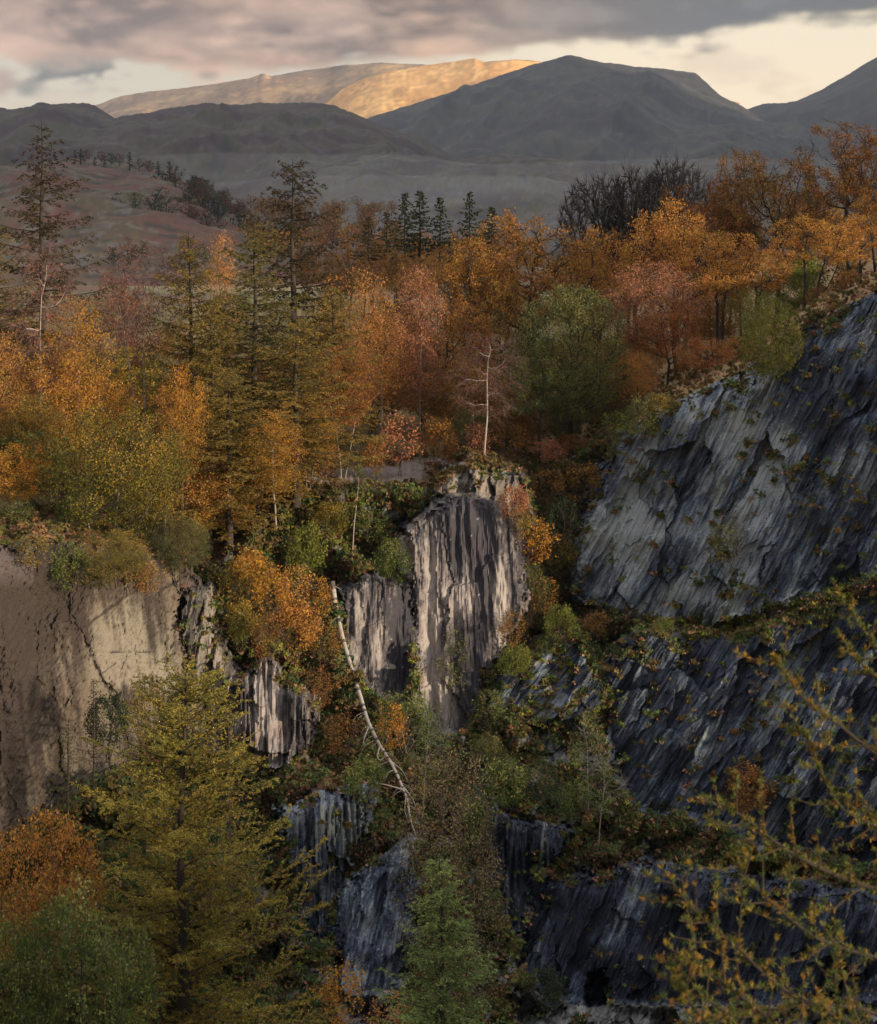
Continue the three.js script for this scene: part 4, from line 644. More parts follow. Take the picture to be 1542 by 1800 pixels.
// bushes spilling over the top of the pale cliff
[[62, 935, 1010, 54, 'willow', 'olive bush spilling over the pale cliff at its left end', 1], [140, 950, 1075, 50, 'willow', 'yellow-green bush trailing down the pale cliff by its dark hole', 2], [205, 930, 1035, 84, 'willow', 'wide yellow-green bush spilling over the pale cliff below the wide willow', 0], [262, 975, 1078, 40, 'birchGold', 'amber bush trailing down the right end of the pale cliff', 2], [318, 905, 1030, 60, 'oakGreen', 'olive bush on the corner where the pale cliff ends', 0]].forEach(([px, top, base, half, pal, label, k], i) => tree(k ? SHRUB[k] : WILLOW, pal, { px, top, d: snap(px, base) - .3, base, half }, { bark: BARK.twig, name: 'bush', category: 'bush', turn: i * 2.3, label }));
// oaks and companions
const oak = (k, pal, px, top, d, half, turn, label, more = {}) => tree(OAK[k], pal, { px, top, d, half }, { ...Ok, turn, label, ...more });
oak(0, 'oak', 925, 368, 114, 168, .5, 'broad orange-brown oak with rounded top in the middle of the wood');
oak(1, 'oak', 830, 420, 108, 118, 1.9, 'gold and green oak left of the broad orange-brown oak');
oak(1, 'oak', 1045, 398, 110, 112, 4.2, 'olive-gold oak under the row of leafless dark trees');
oak(0, 'oak', 790, 520, 101, 96, 3.6, 'tawny oak right of the rosy birch', { tint: [.95, .85, .9] });
tree(DENSEOAK, 'oakGreen', { px: 1005, top: 500, d: 93.4, half: 112 }, { ...Ok, turn: 2.6, tint: [1.35, 1.3, 1.25], label: 'big rounded green oak left of the pink-topped birch' });
oak(1, 'oakGreen', 950, 610, 91.5, 100, .9, 'lower green oak above the buttress', { tint: [1.2, 1.2, 1.1] });
oak(1, 'oakGold', 1190, 350, 105, 130, .2, 'golden oak spreading behind the pink-topped birch');
oak(2, 'oakGold', 1262, 395, 101, 118, 1.2, 'orange oak with two dark trunks in the right-hand wood');
oak(0, 'oakBrown', 1225, 315, 114, 112, 2.2, 'rust brown oak right of the leafless dark trees', { tint: [1.2, 1, 1] });
oak(0, 'oak', 1365, 268, 111, 118, 5.4, 'dark olive-brown oak with high dome in the right-hand wood', { tint: [.62, .66, .8] });
oak(3, 'oakBrown', 1302, 252, 116, 66, 4.4, 'small-topped brown oak showing above its neighbours');
oak(1, 'oakBrown', 1540, 240, 108, 90, 5.1, 'red-brown oak behind the tallest one at the right edge');
oak(3, 'oakBrown', 1497, 206, 107, 104, 3.1, 'tallest dark red-brown oak at the right edge');
oak(2, 'oakGold', 1418, 372, 97, 100, 0, 'gold oak with twin straight trunks on the rim of the slate face');
oak(2, 'oakGold', 1510, 372, 100, 96, 2.7, 'golden oak with thick dark trunk by the right edge', { tint: [1, 1.02, .9] });
oak(1, 'oak', 1560, 330, 103, 96, 1.1, 'amber oak cut by the right edge');
oak(2, 'oakGold', 1330, 430, 104, 96, 4.9, 'pale gold oak between the two-trunk oak and the twin-trunk oak', { tint: [.95, .95, 1] });
oak(1, 'oakGold', 1170, 520, 96, 78, 3.3, 'orange oak low on the slope right of the green oak', { tint: [.95, .8, .8] });
tree(BIRCH[2], 'birchPink', { px: 1146, top: 450, d: 97, half: 96 }, { ...Bi, bark: BARK.pale, turn: .6, label: 'pink-topped domed birch with pale stems in front of the oaks' });
tree(BIRCH[2], 'birchRed', { px: 1236, top: 590, d: 94, half: 62 }, { ...Bi, bark: BARK.oak, name: 'beech_tree', category: 'beech', tint: [1, 1.1, 1], turn: 1.6, label: 'small copper orange beech at the foot of the two-trunk oak' });
tree(BIRCH[1], 'birchOrange', { px: 1118, top: 612, d: 92.5, half: 50 }, { ...Bi, bark: BARK.oak, name: 'beech_tree', category: 'beech', turn: 2.6, label: 'thin copper beech hanging over the top of the slate face' });
tree(BIRCH[1], 'lime', { px: 1328, top: 500, d: 98, half: 56 }, { ...Bi, turn: 3.6, tint: [1.2, 1.1, 1], label: 'yellow-green birch with white forked stem on the right rim' });
tree(BUSH, 'lime', { px: 1352, top: 520, d: snap(1352, 690) - .4, half: 66, base: 694 }, { bark: BARK.twig, name: 'bush', category: 'bush', turn: 3.6, tint: [.7, .65, .6], label: 'round olive bush perched on the rim of the big slate face' });
for (const [px, top, half, turn, label] of [[1052, 300, 78, .4, 'leafless dark oak at the left end of the bare row'], [1118, 288, 72, 2.1, 'leafless dark oak in the middle of the bare row'], [1190, 274, 84, 4, 'leafless dark oak at the right end of the bare row, tallest of it']])
  tree(BARE, null, { px, top, d: 128, half }, { bark: BARK.dark, name: 'oak_tree', category: 'oak', turn, label });
const TONE = { willow: 'yellow-green', birchGold: 'amber', green: 'green', oak: 'tawny', larch: 'olive-gold', rust: 'rust-coloured', birchOrange: 'orange', birchPink: 'rosy', oakGreen: 'dull green', oakGold: 'golden', lime: 'lime green', oakBrown: 'brown' };
// understorey on the rim
const und = [[560, 760, 86, 44, 'rust'], [700, 720, 90, 52, 'birchPink'], [770, 730, 91, 46, 'rust'], [900, 740, 91, 50, 'rust'], [1000, 760, 92, 44, 'oakBrown'], [1045, 770, 91.6, 34, 'rust'], [960, 770, 91, 44, 'birchPink'], [1090, 700, 92.4, 34, 'oakGreen'], [260, 820, 76, 60, 'willow'], [440, 850, 79, 46, 'larch'], [140, 860, 72, 46, 'green'], [30, 880, 71, 40, 'green'], [330, 900, 74.5, 42, 'willow'], [1440, 500, 94, 34, 'oakBrown'], [1300, 590, 95, 40, 'oak'], [1210, 620, 95, 38, 'rust'], [1490, 470, 94, 34, 'rust'], [840, 740, 90, 38, 'birchPink'], [660, 770, 89, 34, 'rust']];
und.forEach(([px, top, d, half, pal], i) => tree(SHRUB[i % 2], pal, { px, top, d, half }, { bark: BARK.twig, name: 'shrub', category: 'shrub', turn: i * 1.3, tint: [1.1, 1, 1], label: TONE[pal] + ' shrub at the front of the rim ' + (px < 480 ? 'above the pale cliff' : px < 820 ? 'behind the path' : px < 1100 ? 'between path and slate face' : 'above the slate face'), group: TONE[pal] + ' shrubs ' + (px < 480 ? 'above the pale cliff' : px < 820 ? 'behind the path' : px < 1100 ? 'between path and slate face' : 'above the slate face') }));
// second rank, seen through the gaps
const rank = [[40, 560, 96, 70, 'birchGold', 1], [230, 620, 100, 66, 'oak', 0], [300, 560, 104, 60, 'birchGold', 1], [560, 560, 104, 70, 'oak', 0], [690, 500, 116, 66, 'oakBrown', 0], [880, 480, 120, 80, 'oak', 0], [1100, 400, 122, 80, 'oakBrown', 0], [1280, 360, 122, 84, 'oak', 0], [1420, 330, 118, 84, 'oakBrown', 0], [150, 600, 100, 60, 'birchGold', 1], [470, 620, 98, 64, 'oak', 0], [740, 590, 106, 70, 'oak', 0], [10, 690, 90, 60, 'oak', 0]];
rank.forEach(([px, top, d, half, pal, b], i) => tree(b ? BIRCH[i % 3] : OAK[i % 2], pal, { px, top, d, half }, { ...(b ? Bi : Ok), turn: i * 2.1, tint: [1.15, 1.15, 1.1], label: TONE[pal] + ' second-rank tree seen through gaps ' + (px < 420 ? 'behind the left larches' : px < 800 ? 'behind the orange birches' : px < 1150 ? 'behind the mid-wood oaks' : 'behind the right rim oaks'), group: TONE[pal] + ' second rank ' + (px < 420 ? 'behind the left larches' : px < 800 ? 'behind the orange birches' : px < 1150 ? 'behind the mid-wood oaks' : 'behind the right rim oaks') }));
// dense undergrowth and young trees behind the front rank
{ let place;
  const r = rng(717);
  for (let i = 0; i < 120; i++) {
    const px = -20 + 1580 * ((i + r()) / 120), { rd } = rimAt(px), d = rd + 3 + 26 * Math.pow(r(), 1.2), tall = 2.6 + 3.6 * r() * r() + (d - rd) * .06, g = groundY(px, d), top = CY - (g + tall) / d * F;
    if (px > 545 && px < 815 && d < rd + 15) continue; if (px > 1120 && (d < rd + 16 || i % 2)) continue;
    const zone = px < 330 ? ['willow', 'birchGold', 'green', 'oak'] : px < 570 ? ['larch', 'birchGold', 'willow', 'rust'] : px < 820 ? ['birchOrange', 'oakGold', 'oakGreen', 'oak'] : px < 1080 ? ['rust', 'oakGreen', 'oak', 'willow'] : ['oakGold', 'rust', 'oak', 'lime'], pal = zone[Math.floor(r() * 4)];
    tree(r() < .55 ? BUSH : SHRUB[i % 2], pal, { px, top, d, half: tall * (.45 + .25 * r()) * F / d }, { bark: BARK.twig, name: 'young_tree', category: 'young tree', turn: r() * 6, tint: [1.15, 1.15, 1.1], label: TONE[pal] + ' young tree in the undergrowth ' + (place = px < 330 ? 'behind the wide willow above the pale cliff' : px < 570 ? 'among the larches left of centre' : px < 820 ? 'below the orange birches' : px < 1120 ? 'under the broad oaks of mid wood' : 'under the right rim oaks'), group: TONE[pal] + ' undergrowth ' + place });
  }
}
// the brown wood and its conifers beyond
const beyond = [[615, 425, 190, 52], [655, 412, 205, 48], [700, 400, 215, 54], [745, 405, 205, 52], [640, 455, 170, 50], [690, 440, 175, 56], [740, 445, 172, 50], [785, 430, 180, 50], [810, 395, 200, 46], [850, 385, 190, 44], [600, 470, 160, 48], [770, 470, 155, 52], [720, 478, 150, 50], [890, 372, 170, 40], [540, 430, 240, 40]];
beyond.forEach(([px, top, d, half], i) => tree(OAK[i % 2], i % 3 ? 'oakBrown' : 'oak', { px, top, d, half, base: 560 }, { ...Ok, turn: i * 1.7, tint: i % 2 ? [1, 1, 1] : [.75, .75, .8], label: 'russet tree of the rounded wood beyond the rim below the conifers', group: 'russet wood beyond the rim' }));
[[712, 338, 190, 24, 'ragged dark conifer at the left of the clump on the brown wood'], [738, 334, 195, 30, 'broad dark conifer at the centre of the clump on the brown wood'], [774, 345, 190, 22, 'dark conifer at the right of the clump on the brown wood'], [826, 336, 180, 22, 'single pointed spruce standing right of the conifer clump'], [864, 362, 185, 24, 'short dark spruce between pointed spruce and the broad oak'], [680, 372, 180, 22, 'brownish young conifer on the left shoulder of the brown wood'], [648, 380, 185, 22, 'small thin conifer lowest on the left of the brown wood']].forEach(([px, top, d, half, label], i) =>
  tree(SPRUCE, i > 4 ? 'larchDark' : 'spruce', { px, top, d, half: half * 2.3, base: 500 }, { bark: BARK.dark, name: 'spruce_tree', category: 'conifer', needles: true, turn: i * 1.9, label }));
// far hillside trees and valley woods
{
  const r = rng(404);
  const hillY = (px, k) => table(nearHill, px)[0];
  const spots = [];
  for (let i = 0; i < 64; i++) { const px = 268 + 162 * Math.pow(r(), .7), c = hillY(px); spots.push([px, c - 16 - 8 * r() + 62 * Math.pow(r(), 1.6), 940 - 200 * r(), 15 + 9 * r()]); }
  for (let i = 0; i < 34; i++) { const px = 195 + 190 * r(), c = 330 + 40 * r() + (px - 200) * .08; spots.push([px, c, 760 - 80 * r(), 15 + 7 * r()]); }
  for (const px of [150, 178, 196, 245, 262, 210]) spots.push([px, hillY(px) - 14 - 4 * r(), 970, 12]);
  for (const [px, py] of [[230, 440], [250, 430], [300, 465], [320, 450], [285, 480], [360, 440], [330, 425], [225, 425], [200, 440]]) spots.push([px, py - 8, 520, 18]);
  spots.forEach(([px, py, d, half], i) => { const hpx = half * 1.9; tree(FAR[i % 2], i % 4 === 0 ? 'evergreen' : i % 4 === 1 ? 'oakGreen' : 'oakBrown', { px, top: py, d, half, base: py + hpx }, { bark: BARK.dark, name: 'hillside_tree', turn: i, tint: [.5, .5, .55], label: 'small dark round tree of the woods on the bracken hillside', group: 'trees of the hillside woods' }); });
  [[132, 264, 13], [142, 262, 12], [167, 276, 9], [228, 268, 11], [278, 283, 12], [298, 284, 13], [184, 276, 8]].forEach(([px, py, half], i) => tree(SPIRE, 'spruce', { px, top: py, d: 960, half, base: py + 36 }, { bark: BARK.dark, name: 'hillside_conifer', category: 'conifer', needles: true, turn: i, label: 'tiny dark conifer standing on the skyline of the bracken hill', group: 'conifers on the bracken hill skyline' }));
  const w = [];
  for (let i = 0; i < 90; i++) { const px = 425 + 270 * r(), k = r(); w.push([px, 342 + 12 * noise(px / 60, 2) + k * 62, lerp(1150, 520, k), lerp(12, 22, k) * (.8 + .5 * r())]); }
  w.forEach(([px, py, d, half], i) => tree(FAR[i % 2], ['oakBrown', 'oak', 'rust', 'oakBrown'][i % 4], { px, top: py, d, half, base: py + half * 1.8 }, { bark: BARK.dark, name: 'valley_tree', turn: i, tint: [1.1, 1.05, 1], label: 'tiny rounded russet tree of the hazy valley wood behind the brown larch', group: 'trees of the hazy valley wood' }));
}

// ------------------------------------------------------------------ trees and bushes down in the quarry
tree(BIGLARCH, 'larchGold', { px: 322, top: 1182, d: 50, base: 2020, half: 290 }, { ...L_, wide: 1, tint: [.75, .85, 1], label: 'big feathery yellow-olive larch filling the lower left of the quarry' });
tree(YOUNG, 'larchPale', { px: 776, top: 1508, d: 46, base: 1930, half: 132 }, { ...L_, wide: 1, tint: [1.0, .9, .75], label: 'small fresh green larch at the bottom centre' });
tree(THIN, 'larchGreen', { px: 120, top: 1262, d: 58, base: 1440, half: 44 }, { ...L_, wide: 1.2, turn: 1, tint: [.6, .7, .6], label: 'thin dark young larch in front of the pale brown cliff' });
tree(THIN, 'larchDark', { px: 165, top: 1195, d: 60, base: 1420, half: 36 }, { ...L_, wide: 1.2, turn: 2, tint: [.8, .8, .8], label: 'spindly bare young larch right of the thin dark one' });
tree(THIN, 'larchGold', { px: 402, top: 1240, d: 56, base: 1500, half: 62 }, { ...L_, wide: 1.2, turn: 3, label: 'slim yellow larch top right of the big feathery larch' });
tree(TALLWILLOW, 'grey', { px: 792, top: 1300, d: 60, base: 1880, half: 112 }, { bark: BARK.twig, twig: BARK.twig, name: 'willow_tree', category: 'willow', turn: 2.4, label: 'tall grey-brown willow behind the small green larch' });
tree(BUSH, 'birchOrange', { px: 70, top: 1432, d: 48, base: 1760, half: 120 }, { bark: BARK.twig, name: 'bush', category: 'bush', turn: .4, tint: [.75, .75, .6], label: 'rust orange bush at the lower left below the pale cliff' });
tree(BUSH, 'green', { px: 150, top: 1570, d: 42, base: 1990, half: 160 }, { bark: BARK.twig, name: 'bush', category: 'bush', turn: 2.4, label: 'dark green leafy bush with pale tips at the bottom left' });
tree(BUSH, 'green', { px: -10, top: 1610, d: 41, base: 1960, half: 130 }, { bark: BARK.twig, name: 'bush', category: 'bush', turn: 4, tint: [.9, .9, .8], label: 'dark green bush cut by the lower left corner' });
tree(SHRUB[0], 'evergreen', { px: 190, top: 1215, d: 62, base: 1340, half: 46 }, { bark: BARK.twig, name: 'bush', category: 'bush', label: 'deep green bush at the foot of the pale cliff beside the spindly larch' });
tree(SHRUB[1], 'rust', { px: 262, top: 1180, d: 60, base: 1340, half: 50 }, { bark: BARK.twig, name: 'bush', category: 'bush', tint: [.8, 1, .8], label: 'brown-gold bush between the pale cliff and the big larch top' });
tree(SHRUB[1], 'birchGold', { px: 605, top: 1690, d: 52, base: 1850, half: 66 }, { bark: BARK.twig, name: 'sapling', category: 'sapling', label: 'sapling with scattered yellow leaves at the bottom edge' });
tree(SHRUB[1], 'birchOrange', { px: 690, top: 1740, d: 50, base: 1870, half: 60 }, { bark: BARK.twig, name: 'sapling', category: 'sapling', turn: 2, label: 'sapling with pale orange leaves left of the small green larch foot' });
// thicket under the left rim and round the fallen birch
[[398, 990, 1090, 50, 'willow', 'olive-gold shrub at the start of the thicket right of the pale cliff', 1], [438, 962, 1085, 58, 'birchGold', 'gold shrub near the top of the thicket under the rim larches', 0], [470, 1000, 1120, 46, 'birchGold', 'sparse amber shrub in the middle of the thicket right of the pale cliff', 1], [500, 985, 1105, 52, 'birchOrange', 'orange shrub high in the thicket below the lime green bush', 1], [520, 1050, 1165, 58, 'birchOrange', 'broad orange shrub low in the thicket left of the fallen birch', 0], [566, 1095, 1195, 44, 'rust', 'dark red-orange shrub beneath the top of the fallen birch', 1], [455, 1075, 1180, 44, 'oakBrown', 'brown shrub at the lower left of the orange thicket', 1], [560, 1010, 1100, 40, 'birchGold', 'yellow-orange sprig touching the head of the fallen birch', 1]].forEach(([px, top, base, half, pal, label, k], i) => tree(SHRUB[k], pal, { px, top, d: snap(px, base) - .3, base, half }, { bark: BARK.twig, name: 'shrub', category: 'shrub', turn: i * 2.1, tint: [.95, .95, .85], roll: (i % 3 - 1) * .25, label }));
tree(SHRUB[0], 'lime', { px: 536, top: 915, d: snap(536, 1040) - .3, base: 1040, half: 48 }, { bark: BARK.twig, name: 'bush', category: 'bush', turn: 1, label: 'bright lime green bush under the rim left of the ledge birch' });
tree(SHRUB[0], 'green', { px: 712, top: 1215, d: snap(712, 1330) - .3, base: 1330, half: 62 }, { bark: BARK.pale, name: 'holly_bush', category: 'bush', turn: 3, label: 'dark green bush at the foot of the pale buttress' });
tree(SHRUB[1], 'birchGold', { px: 690, top: 1232, d: snap(690, 1340) - .3, base: 1340, half: 40 }, { bark: BARK.twig, name: 'bush', category: 'bush', turn: 2, tint: [1.1, 1, 1], label: 'bush with glowing orange leaves right of the fallen white birch' });
tree(SHRUB[2], 'green', { px: 742, top: 1215, d: snap(742, 1440) - .3, base: 1440, half: 50 }, { bark: BARK.pale, twig: BARK.pale, name: 'sapling', category: 'sapling', label: 'pale-stemmed sapling below the buttress foot' });
tree(SHRUB[2], 'lime', { px: 790, top: 1090, d: snap(790, 1280) - .3, base: 1280, half: 46 }, { bark: BARK.twig, name: 'sapling', category: 'sapling', turn: 1, label: 'thin yellow-green sapling standing against the pale buttress' });
[[1050, 1318, 1500, 60, .2, 'slender pale sapling standing on the lower right ledge', 72], [1036, 1230, 1462, 40, 2, 'dim thin sapling just left of the slender pale sapling', 74]].forEach(([px, top, base, half, turn, label, d]) => tree(SHRUB[2], 'green', { px, top, d: snap(px, base) - .2, base, half }, { bark: BARK.pale, twig: BARK.pale, name: 'sapling', category: 'sapling', turn, tint: [.8, .8, .8], label }));
const lowBush = [[885, 1330, 76, 1440, 56, 'green', 'leafy green shrub on the bank right of the grey willow'], [960, 1345, 74, 1450, 52, 'evergreen', 'dark evergreen shrub on the bank left of the pale sapling'], [1010, 1370, 73.5, 1450, 40, 'green', 'dull green shrub beside the pale sapling stem'], [1275, 915, 82, 1010, 46, 'oakGreen', 'olive bush growing in a notch of the big slate face'], [1310, 1340, 72, 1440, 60, 'oakBrown', 'dim brown shrub on the dark slate wall behind the near larch'], [940, 905, 88, 1010, 50, 'birchGold', 'gold shrub at the head of the gully right of the buttress'], [935, 985, 86, 1090, 44, 'oakGreen', 'olive shrub in the gully right of the buttress'], [900, 1070, 83.5, 1150, 34, 'rust', 'brown shrub against the right side of the buttress'], [1020, 810, 90.5, 890, 54, 'rust', 'copper shrub overhanging the left end of the big slate face'], [960, 820, 90, 900, 48, 'rust', 'copper shrub on the rim right of the jagged outcrop'], [905, 850, 88.5, 925, 34, 'birchPink', 'pinkish shrub on the jagged outcrop'], [960, 1700, 62, 1790, 50, 'evergreen', 'dark shrub at the quarry bottom left of the cave'], [640, 1330, 73, 1420, 50, 'green', 'ivy-green shrub under the fallen birch tip'], [600, 1250, 75, 1340, 46, 'oakBrown', 'brown tangle left of the fallen birch'], [420, 1050, 74.5, 1140, 44, 'willow', 'olive shrub at the edge of the broken grey-brown rock'], [560, 1170, 75.5, 1260, 42, 'oakBrown', 'brown shrub between the striped face and the fallen birch'], [690, 940, 83.5, 1040, 40, 'green', 'dark green shrub on the shoulder left of the buttress'], [650, 890, 84.4, 960, 46, 'green', 'green shrub below the path left of the buttress'], [580, 880, 84.4, 950, 40, 'willow', 'mossy olive shrub left of the ledge birch'], [990, 870, 89, 980, 40, 'evergreen', 'dark ivy shrub under the copper shrubs'], [1130, 690, 91.5, 780, 36, 'oakGreen', 'green shrub on the rim left of the copper beech'], [230, 950, 70.5, 1040, 56, 'willow', 'olive shrub hanging over the pale cliff edge'], [120, 955, 68, 1050, 50, 'green', 'dark green shrub hanging over the pale cliff near the left edge'], [255, 985, 70.5, 1050, 28, 'birchGold', 'small amber shrub on the pale cliff edge'], [830, 1390, 74, 1500, 44, 'green', 'green shrub on the bank behind the grey willow']];
lowBush.push([915, 880, 0, 960, 30, 'willow', 'olive shrub right behind the jagged outcrop'], [985, 935, 0, 1020, 40, 'willow', 'yellow-olive shrub at the left foot of the big slate face'], [955, 1010, 0, 1090, 38, 'birchGold', 'amber shrub low in the gully right of the buttress'], [985, 1060, 0, 1130, 34, 'lime', 'lime shrub where the gully meets the mossy ledge'], [925, 1040, 0, 1110, 30, 'willow', 'small olive shrub hugging the right flank of the buttress'], [905, 1130, 0, 1200, 36, 'lime', 'mossy lime shrub below the gully'], [865, 1210, 0, 1290, 40, 'green', 'green shrub right of the foot of the buttress'], [1050, 1075, 0, 1120, 34, 'rust', 'low brown shrub on the left end of the mossy ledge'], [1170, 1085, 0, 1122, 30, 'lime', 'low lime shrub on the mossy ledge under the big slate face'], [860, 1290, 0, 1390, 46, 'oakGreen', 'dull green shrub above the leafy bank behind the willow'], [1085, 720, 0, 790, 40, 'lime', 'lime green shrub on the left end of the slate face rim'], [1160, 690, 0, 740, 34, 'willow', 'olive shrub on the rim beneath the copper beech']);
lowBush.forEach(([px, top, , base, half, pal, label], i) => tree(SHRUB[i % 2 ? 1 : 0], pal, { px, top, d: snap(px, base) - .25, base: base + 6, half }, { bark: BARK.twig, name: 'shrub', category: 'shrub', turn: i * 1.9, label }));

// the fallen birch that hangs head down over the drop
{
  const B = new Buf(), K = new Buf(), r = rng(66), line = [[584, 1022], [591, 1070], [602, 1120], [618, 1175], [634, 1225], [648, 1270], [668, 1310], [690, 1345], [706, 1380], [718, 1410], [742, 1490]];
  const dA = snap(586, 1040) - .35, dB = snap(742, 1490) - .5; let back = 0; for (const [x, y] of line) back = Math.max(back, lerp(dA, dB, (y - 1040) / 450) - snap(x, y) + .35); const dep = (y) => lerp(dA - Math.min(back, .6), dB, sst(1030, 1500, y) * .5 + clamp((y - 1040) / 450) * .5) - Math.max(0, back - .6) * Math.sin(clamp((y - 1040) / 450) * Math.PI);
  const pts = line.slice(0, 10).map(([x, y]) => at(x, y, dep(y)));
  const curve = new THREE.CatmullRomCurve3(pts), n = 90, org = pts[0].clone();
  let p = curve.getPoint(0); for (let i = 1; i <= n; i++) { const q = curve.getPoint(i / n); const white = i > 3 && noise(i * .9, 3) > -.16 && noise(i * 2.3, 8) > -.3; tube(white ? B : K, p.x - org.x, p.y - org.y, p.z - org.z, q.x - org.x, q.y - org.y, q.z - org.z, lerp(.135, .05, (i - 1) / n), lerp(.135, .05, i / n), 8); p = q; }
  const g = new THREE.Group(); g.position.copy(org); const t = new THREE.Mesh(B.build(), BARK.white); t.name = 'trunk'; const k = new THREE.Mesh(K.build(), mat([.10, .09, .085])); k.name = 'bark_patch'; t.add(k); g.add(t);
  const limb = (list, r0) => { const Q = new Buf(), c = new THREE.CatmullRomCurve3(list.map((q) => at(q[0], q[1], dep(q[1]) - .02).sub(org))); let a = c.getPoint(0); for (let i = 1; i <= 14; i++) { const b = c.getPoint(i / 14); tube(Q, a.x, a.y, a.z, b.x, b.y, b.z, r0 * (1 - (i - 1) / 16), r0 * (1 - i / 16), 5); a = b; } const m = new THREE.Mesh(Q.build(), BARK.white); m.name = 'branch'; g.add(m); };
  limb([[716, 1404, 73], [722, 1440, 72.6], [730, 1465, 72.4], [742, 1490, 72.2]], .05); limb([[710, 1385, 73.4], [724, 1402, 73], [733, 1424, 72.8]], .05); limb([[708, 1388, 73.4], [680, 1380, 73.5], [650, 1374, 73.6]], .04); limb([[668, 1310, 74.6], [664, 1330, 74.2], [668, 1336, 74.2], [676, 1330, 74.2], [676, 1318, 74.4]], .035);
  limb([[648, 1278, 75.4], [640, 1300, 75], [638, 1312, 75]], .035); limb([[588, 1050, 79.2], [584, 1030, 79.4], [600, 1036, 79.6]], .06); limb([[714, 1400, 73], [712, 1425, 72.9], [718, 1446, 72.8]], .028); limb([[690, 1340, 74], [708, 1356, 73.6], [718, 1378, 73.4]], .028);
  for (let i = 0; i < 22; i++) { const y = 1240 + 240 * r(); let xx = 0; for (let k = 1; k < line.length; k++) if (y <= line[k][1]) { xx = lerp(line[k - 1][0], line[k][0], (y - line[k - 1][1]) / (line[k][1] - line[k - 1][1])); break; } const sd = r() < .5 ? -1 : 1, l = 14 + 30 * r(); limb([[xx, y, 0], [xx + sd * l * .5, y + l * .25, 0], [xx + sd * l * .8, y + l * .8, 0]], .012); }
  tag(g, 'fallen_birch', 'fallen white birch hanging head down over the drop left of the buttress', 'birch');
}
// ------------------------------------------------------------------ ground cover on slopes and ledges
{
  const r = rng(88);
  const clump = (n, size, spread, up) => { const B = new Buf(); for (let i = 0; i < n; i++) leaf(B, (r() - .5) * spread, r() * spread * up, (r() - .5) * spread, r, size * (.7 + .6 * r()), [0, .3, .5], .7); return B.build(); };
  const geo = { ivy: clump(9, .17, .42, .7), leaves: clump(6, .13, .5, .2), moss: clump(12, .09, .22, .4), grass: clump(10, .30, .2, .8) };
  const sets = { ivy: [], leaves: [], moss: [], grass: [] };
  for (const s of coverSpots) {
    const pinky = ell(s.px, s.py, 590, 1375, 70, 40) + ell(s.px, s.py, 660, 1500, 60, 40) + ell(s.px, s.py, 1000, 1080, 90, 30) + ell(s.px, s.py, 1090, 1530, 70, 30);
    const green = ell(s.px, s.py, 620, 930, 90, 50) + ell(s.px, s.py, 900, 1430, 60, 40) + ell(s.px, s.py, 480, 1150, 60, 60) + ell(s.px, s.py, 1200, 1100, 160, 24) + .7 * ell(s.px, s.py, 930, 1080, 50, 150) + .6 * ell(s.px, s.py, 1430, 1070, 120, 40) + .5 * ell(s.px, s.py, 1000, 1200, 80, 60);
    const a = r(); let k;
    if (s.rim > 0) k = a < .5 ? 'leaves' : 'grass';
    else if (a < .24 + .45 * pinky + .2 * s.g3) k = 'leaves'; else if (a < .46 + .45 * green) k = 'moss'; else if (a < .86) k = 'ivy'; else k = 'grass';
    sets[k].push(s);
  }
  const cols = { ivy: [[.05, .085, .03], [.085, .12, .038], [.12, .13, .04], [.16, .11, .045]], leaves: [[.26, .13, .09], [.18, .075, .045], [.34, .17, .11], [.11, .055, .03]], moss: [[.13, .17, .025], [.20, .23, .03], [.28, .28, .035], [.10, .135, .025]], grass: [[.12, .10, .03], [.17, .12, .042], [.09, .095, .026], [.19, .11, .04]] };
  const info = { ivy: ['ivy', 'dark green ivy and bramble leaves covering the quarry ledges'], leaves: ['fallen_leaves', 'pink-brown fallen leaves lying on the ledges and banks'], moss: ['moss', 'yellow-green moss cushions on the ledges'], grass: ['grass', 'dead bracken and grass tufts along the rim and banks'] };
  const M = new THREE.Matrix4(), Q = new THREE.Quaternion(), V = new THREE.Vector3(), S = new THREE.Vector3(), C = new THREE.Color();
  for (const k of Object.keys(sets)) {
    const im = new THREE.InstancedMesh(geo[k], new THREE.MeshPhysicalMaterial({ color: 0xffffff, roughness: 1, transmission: .2, thickness: 0, side: THREE.DoubleSide, specularIntensity: .3 }), sets[k].length);
    sets[k].forEach((s, i) => { const sc = .65 + .8 * r(); Q.setFromEuler(new THREE.Euler((r() - .5) * .7, r() * 6.28, (r() - .5) * .7)); M.compose(V.set(s.x, s.y + .02, s.z + .12), Q, S.set(sc, sc, sc)); im.setMatrixAt(i, M); const a = cols[k][Math.floor(r() * 4)], v = .7 + .6 * r(); im.setColorAt(i, C.setRGB(a[0] * v, a[1] * v, a[2] * v)); });
    tag(im, info[k][0], info[k][1], info[k][0].replace('_', ' '), null, 'stuff');
  }
}

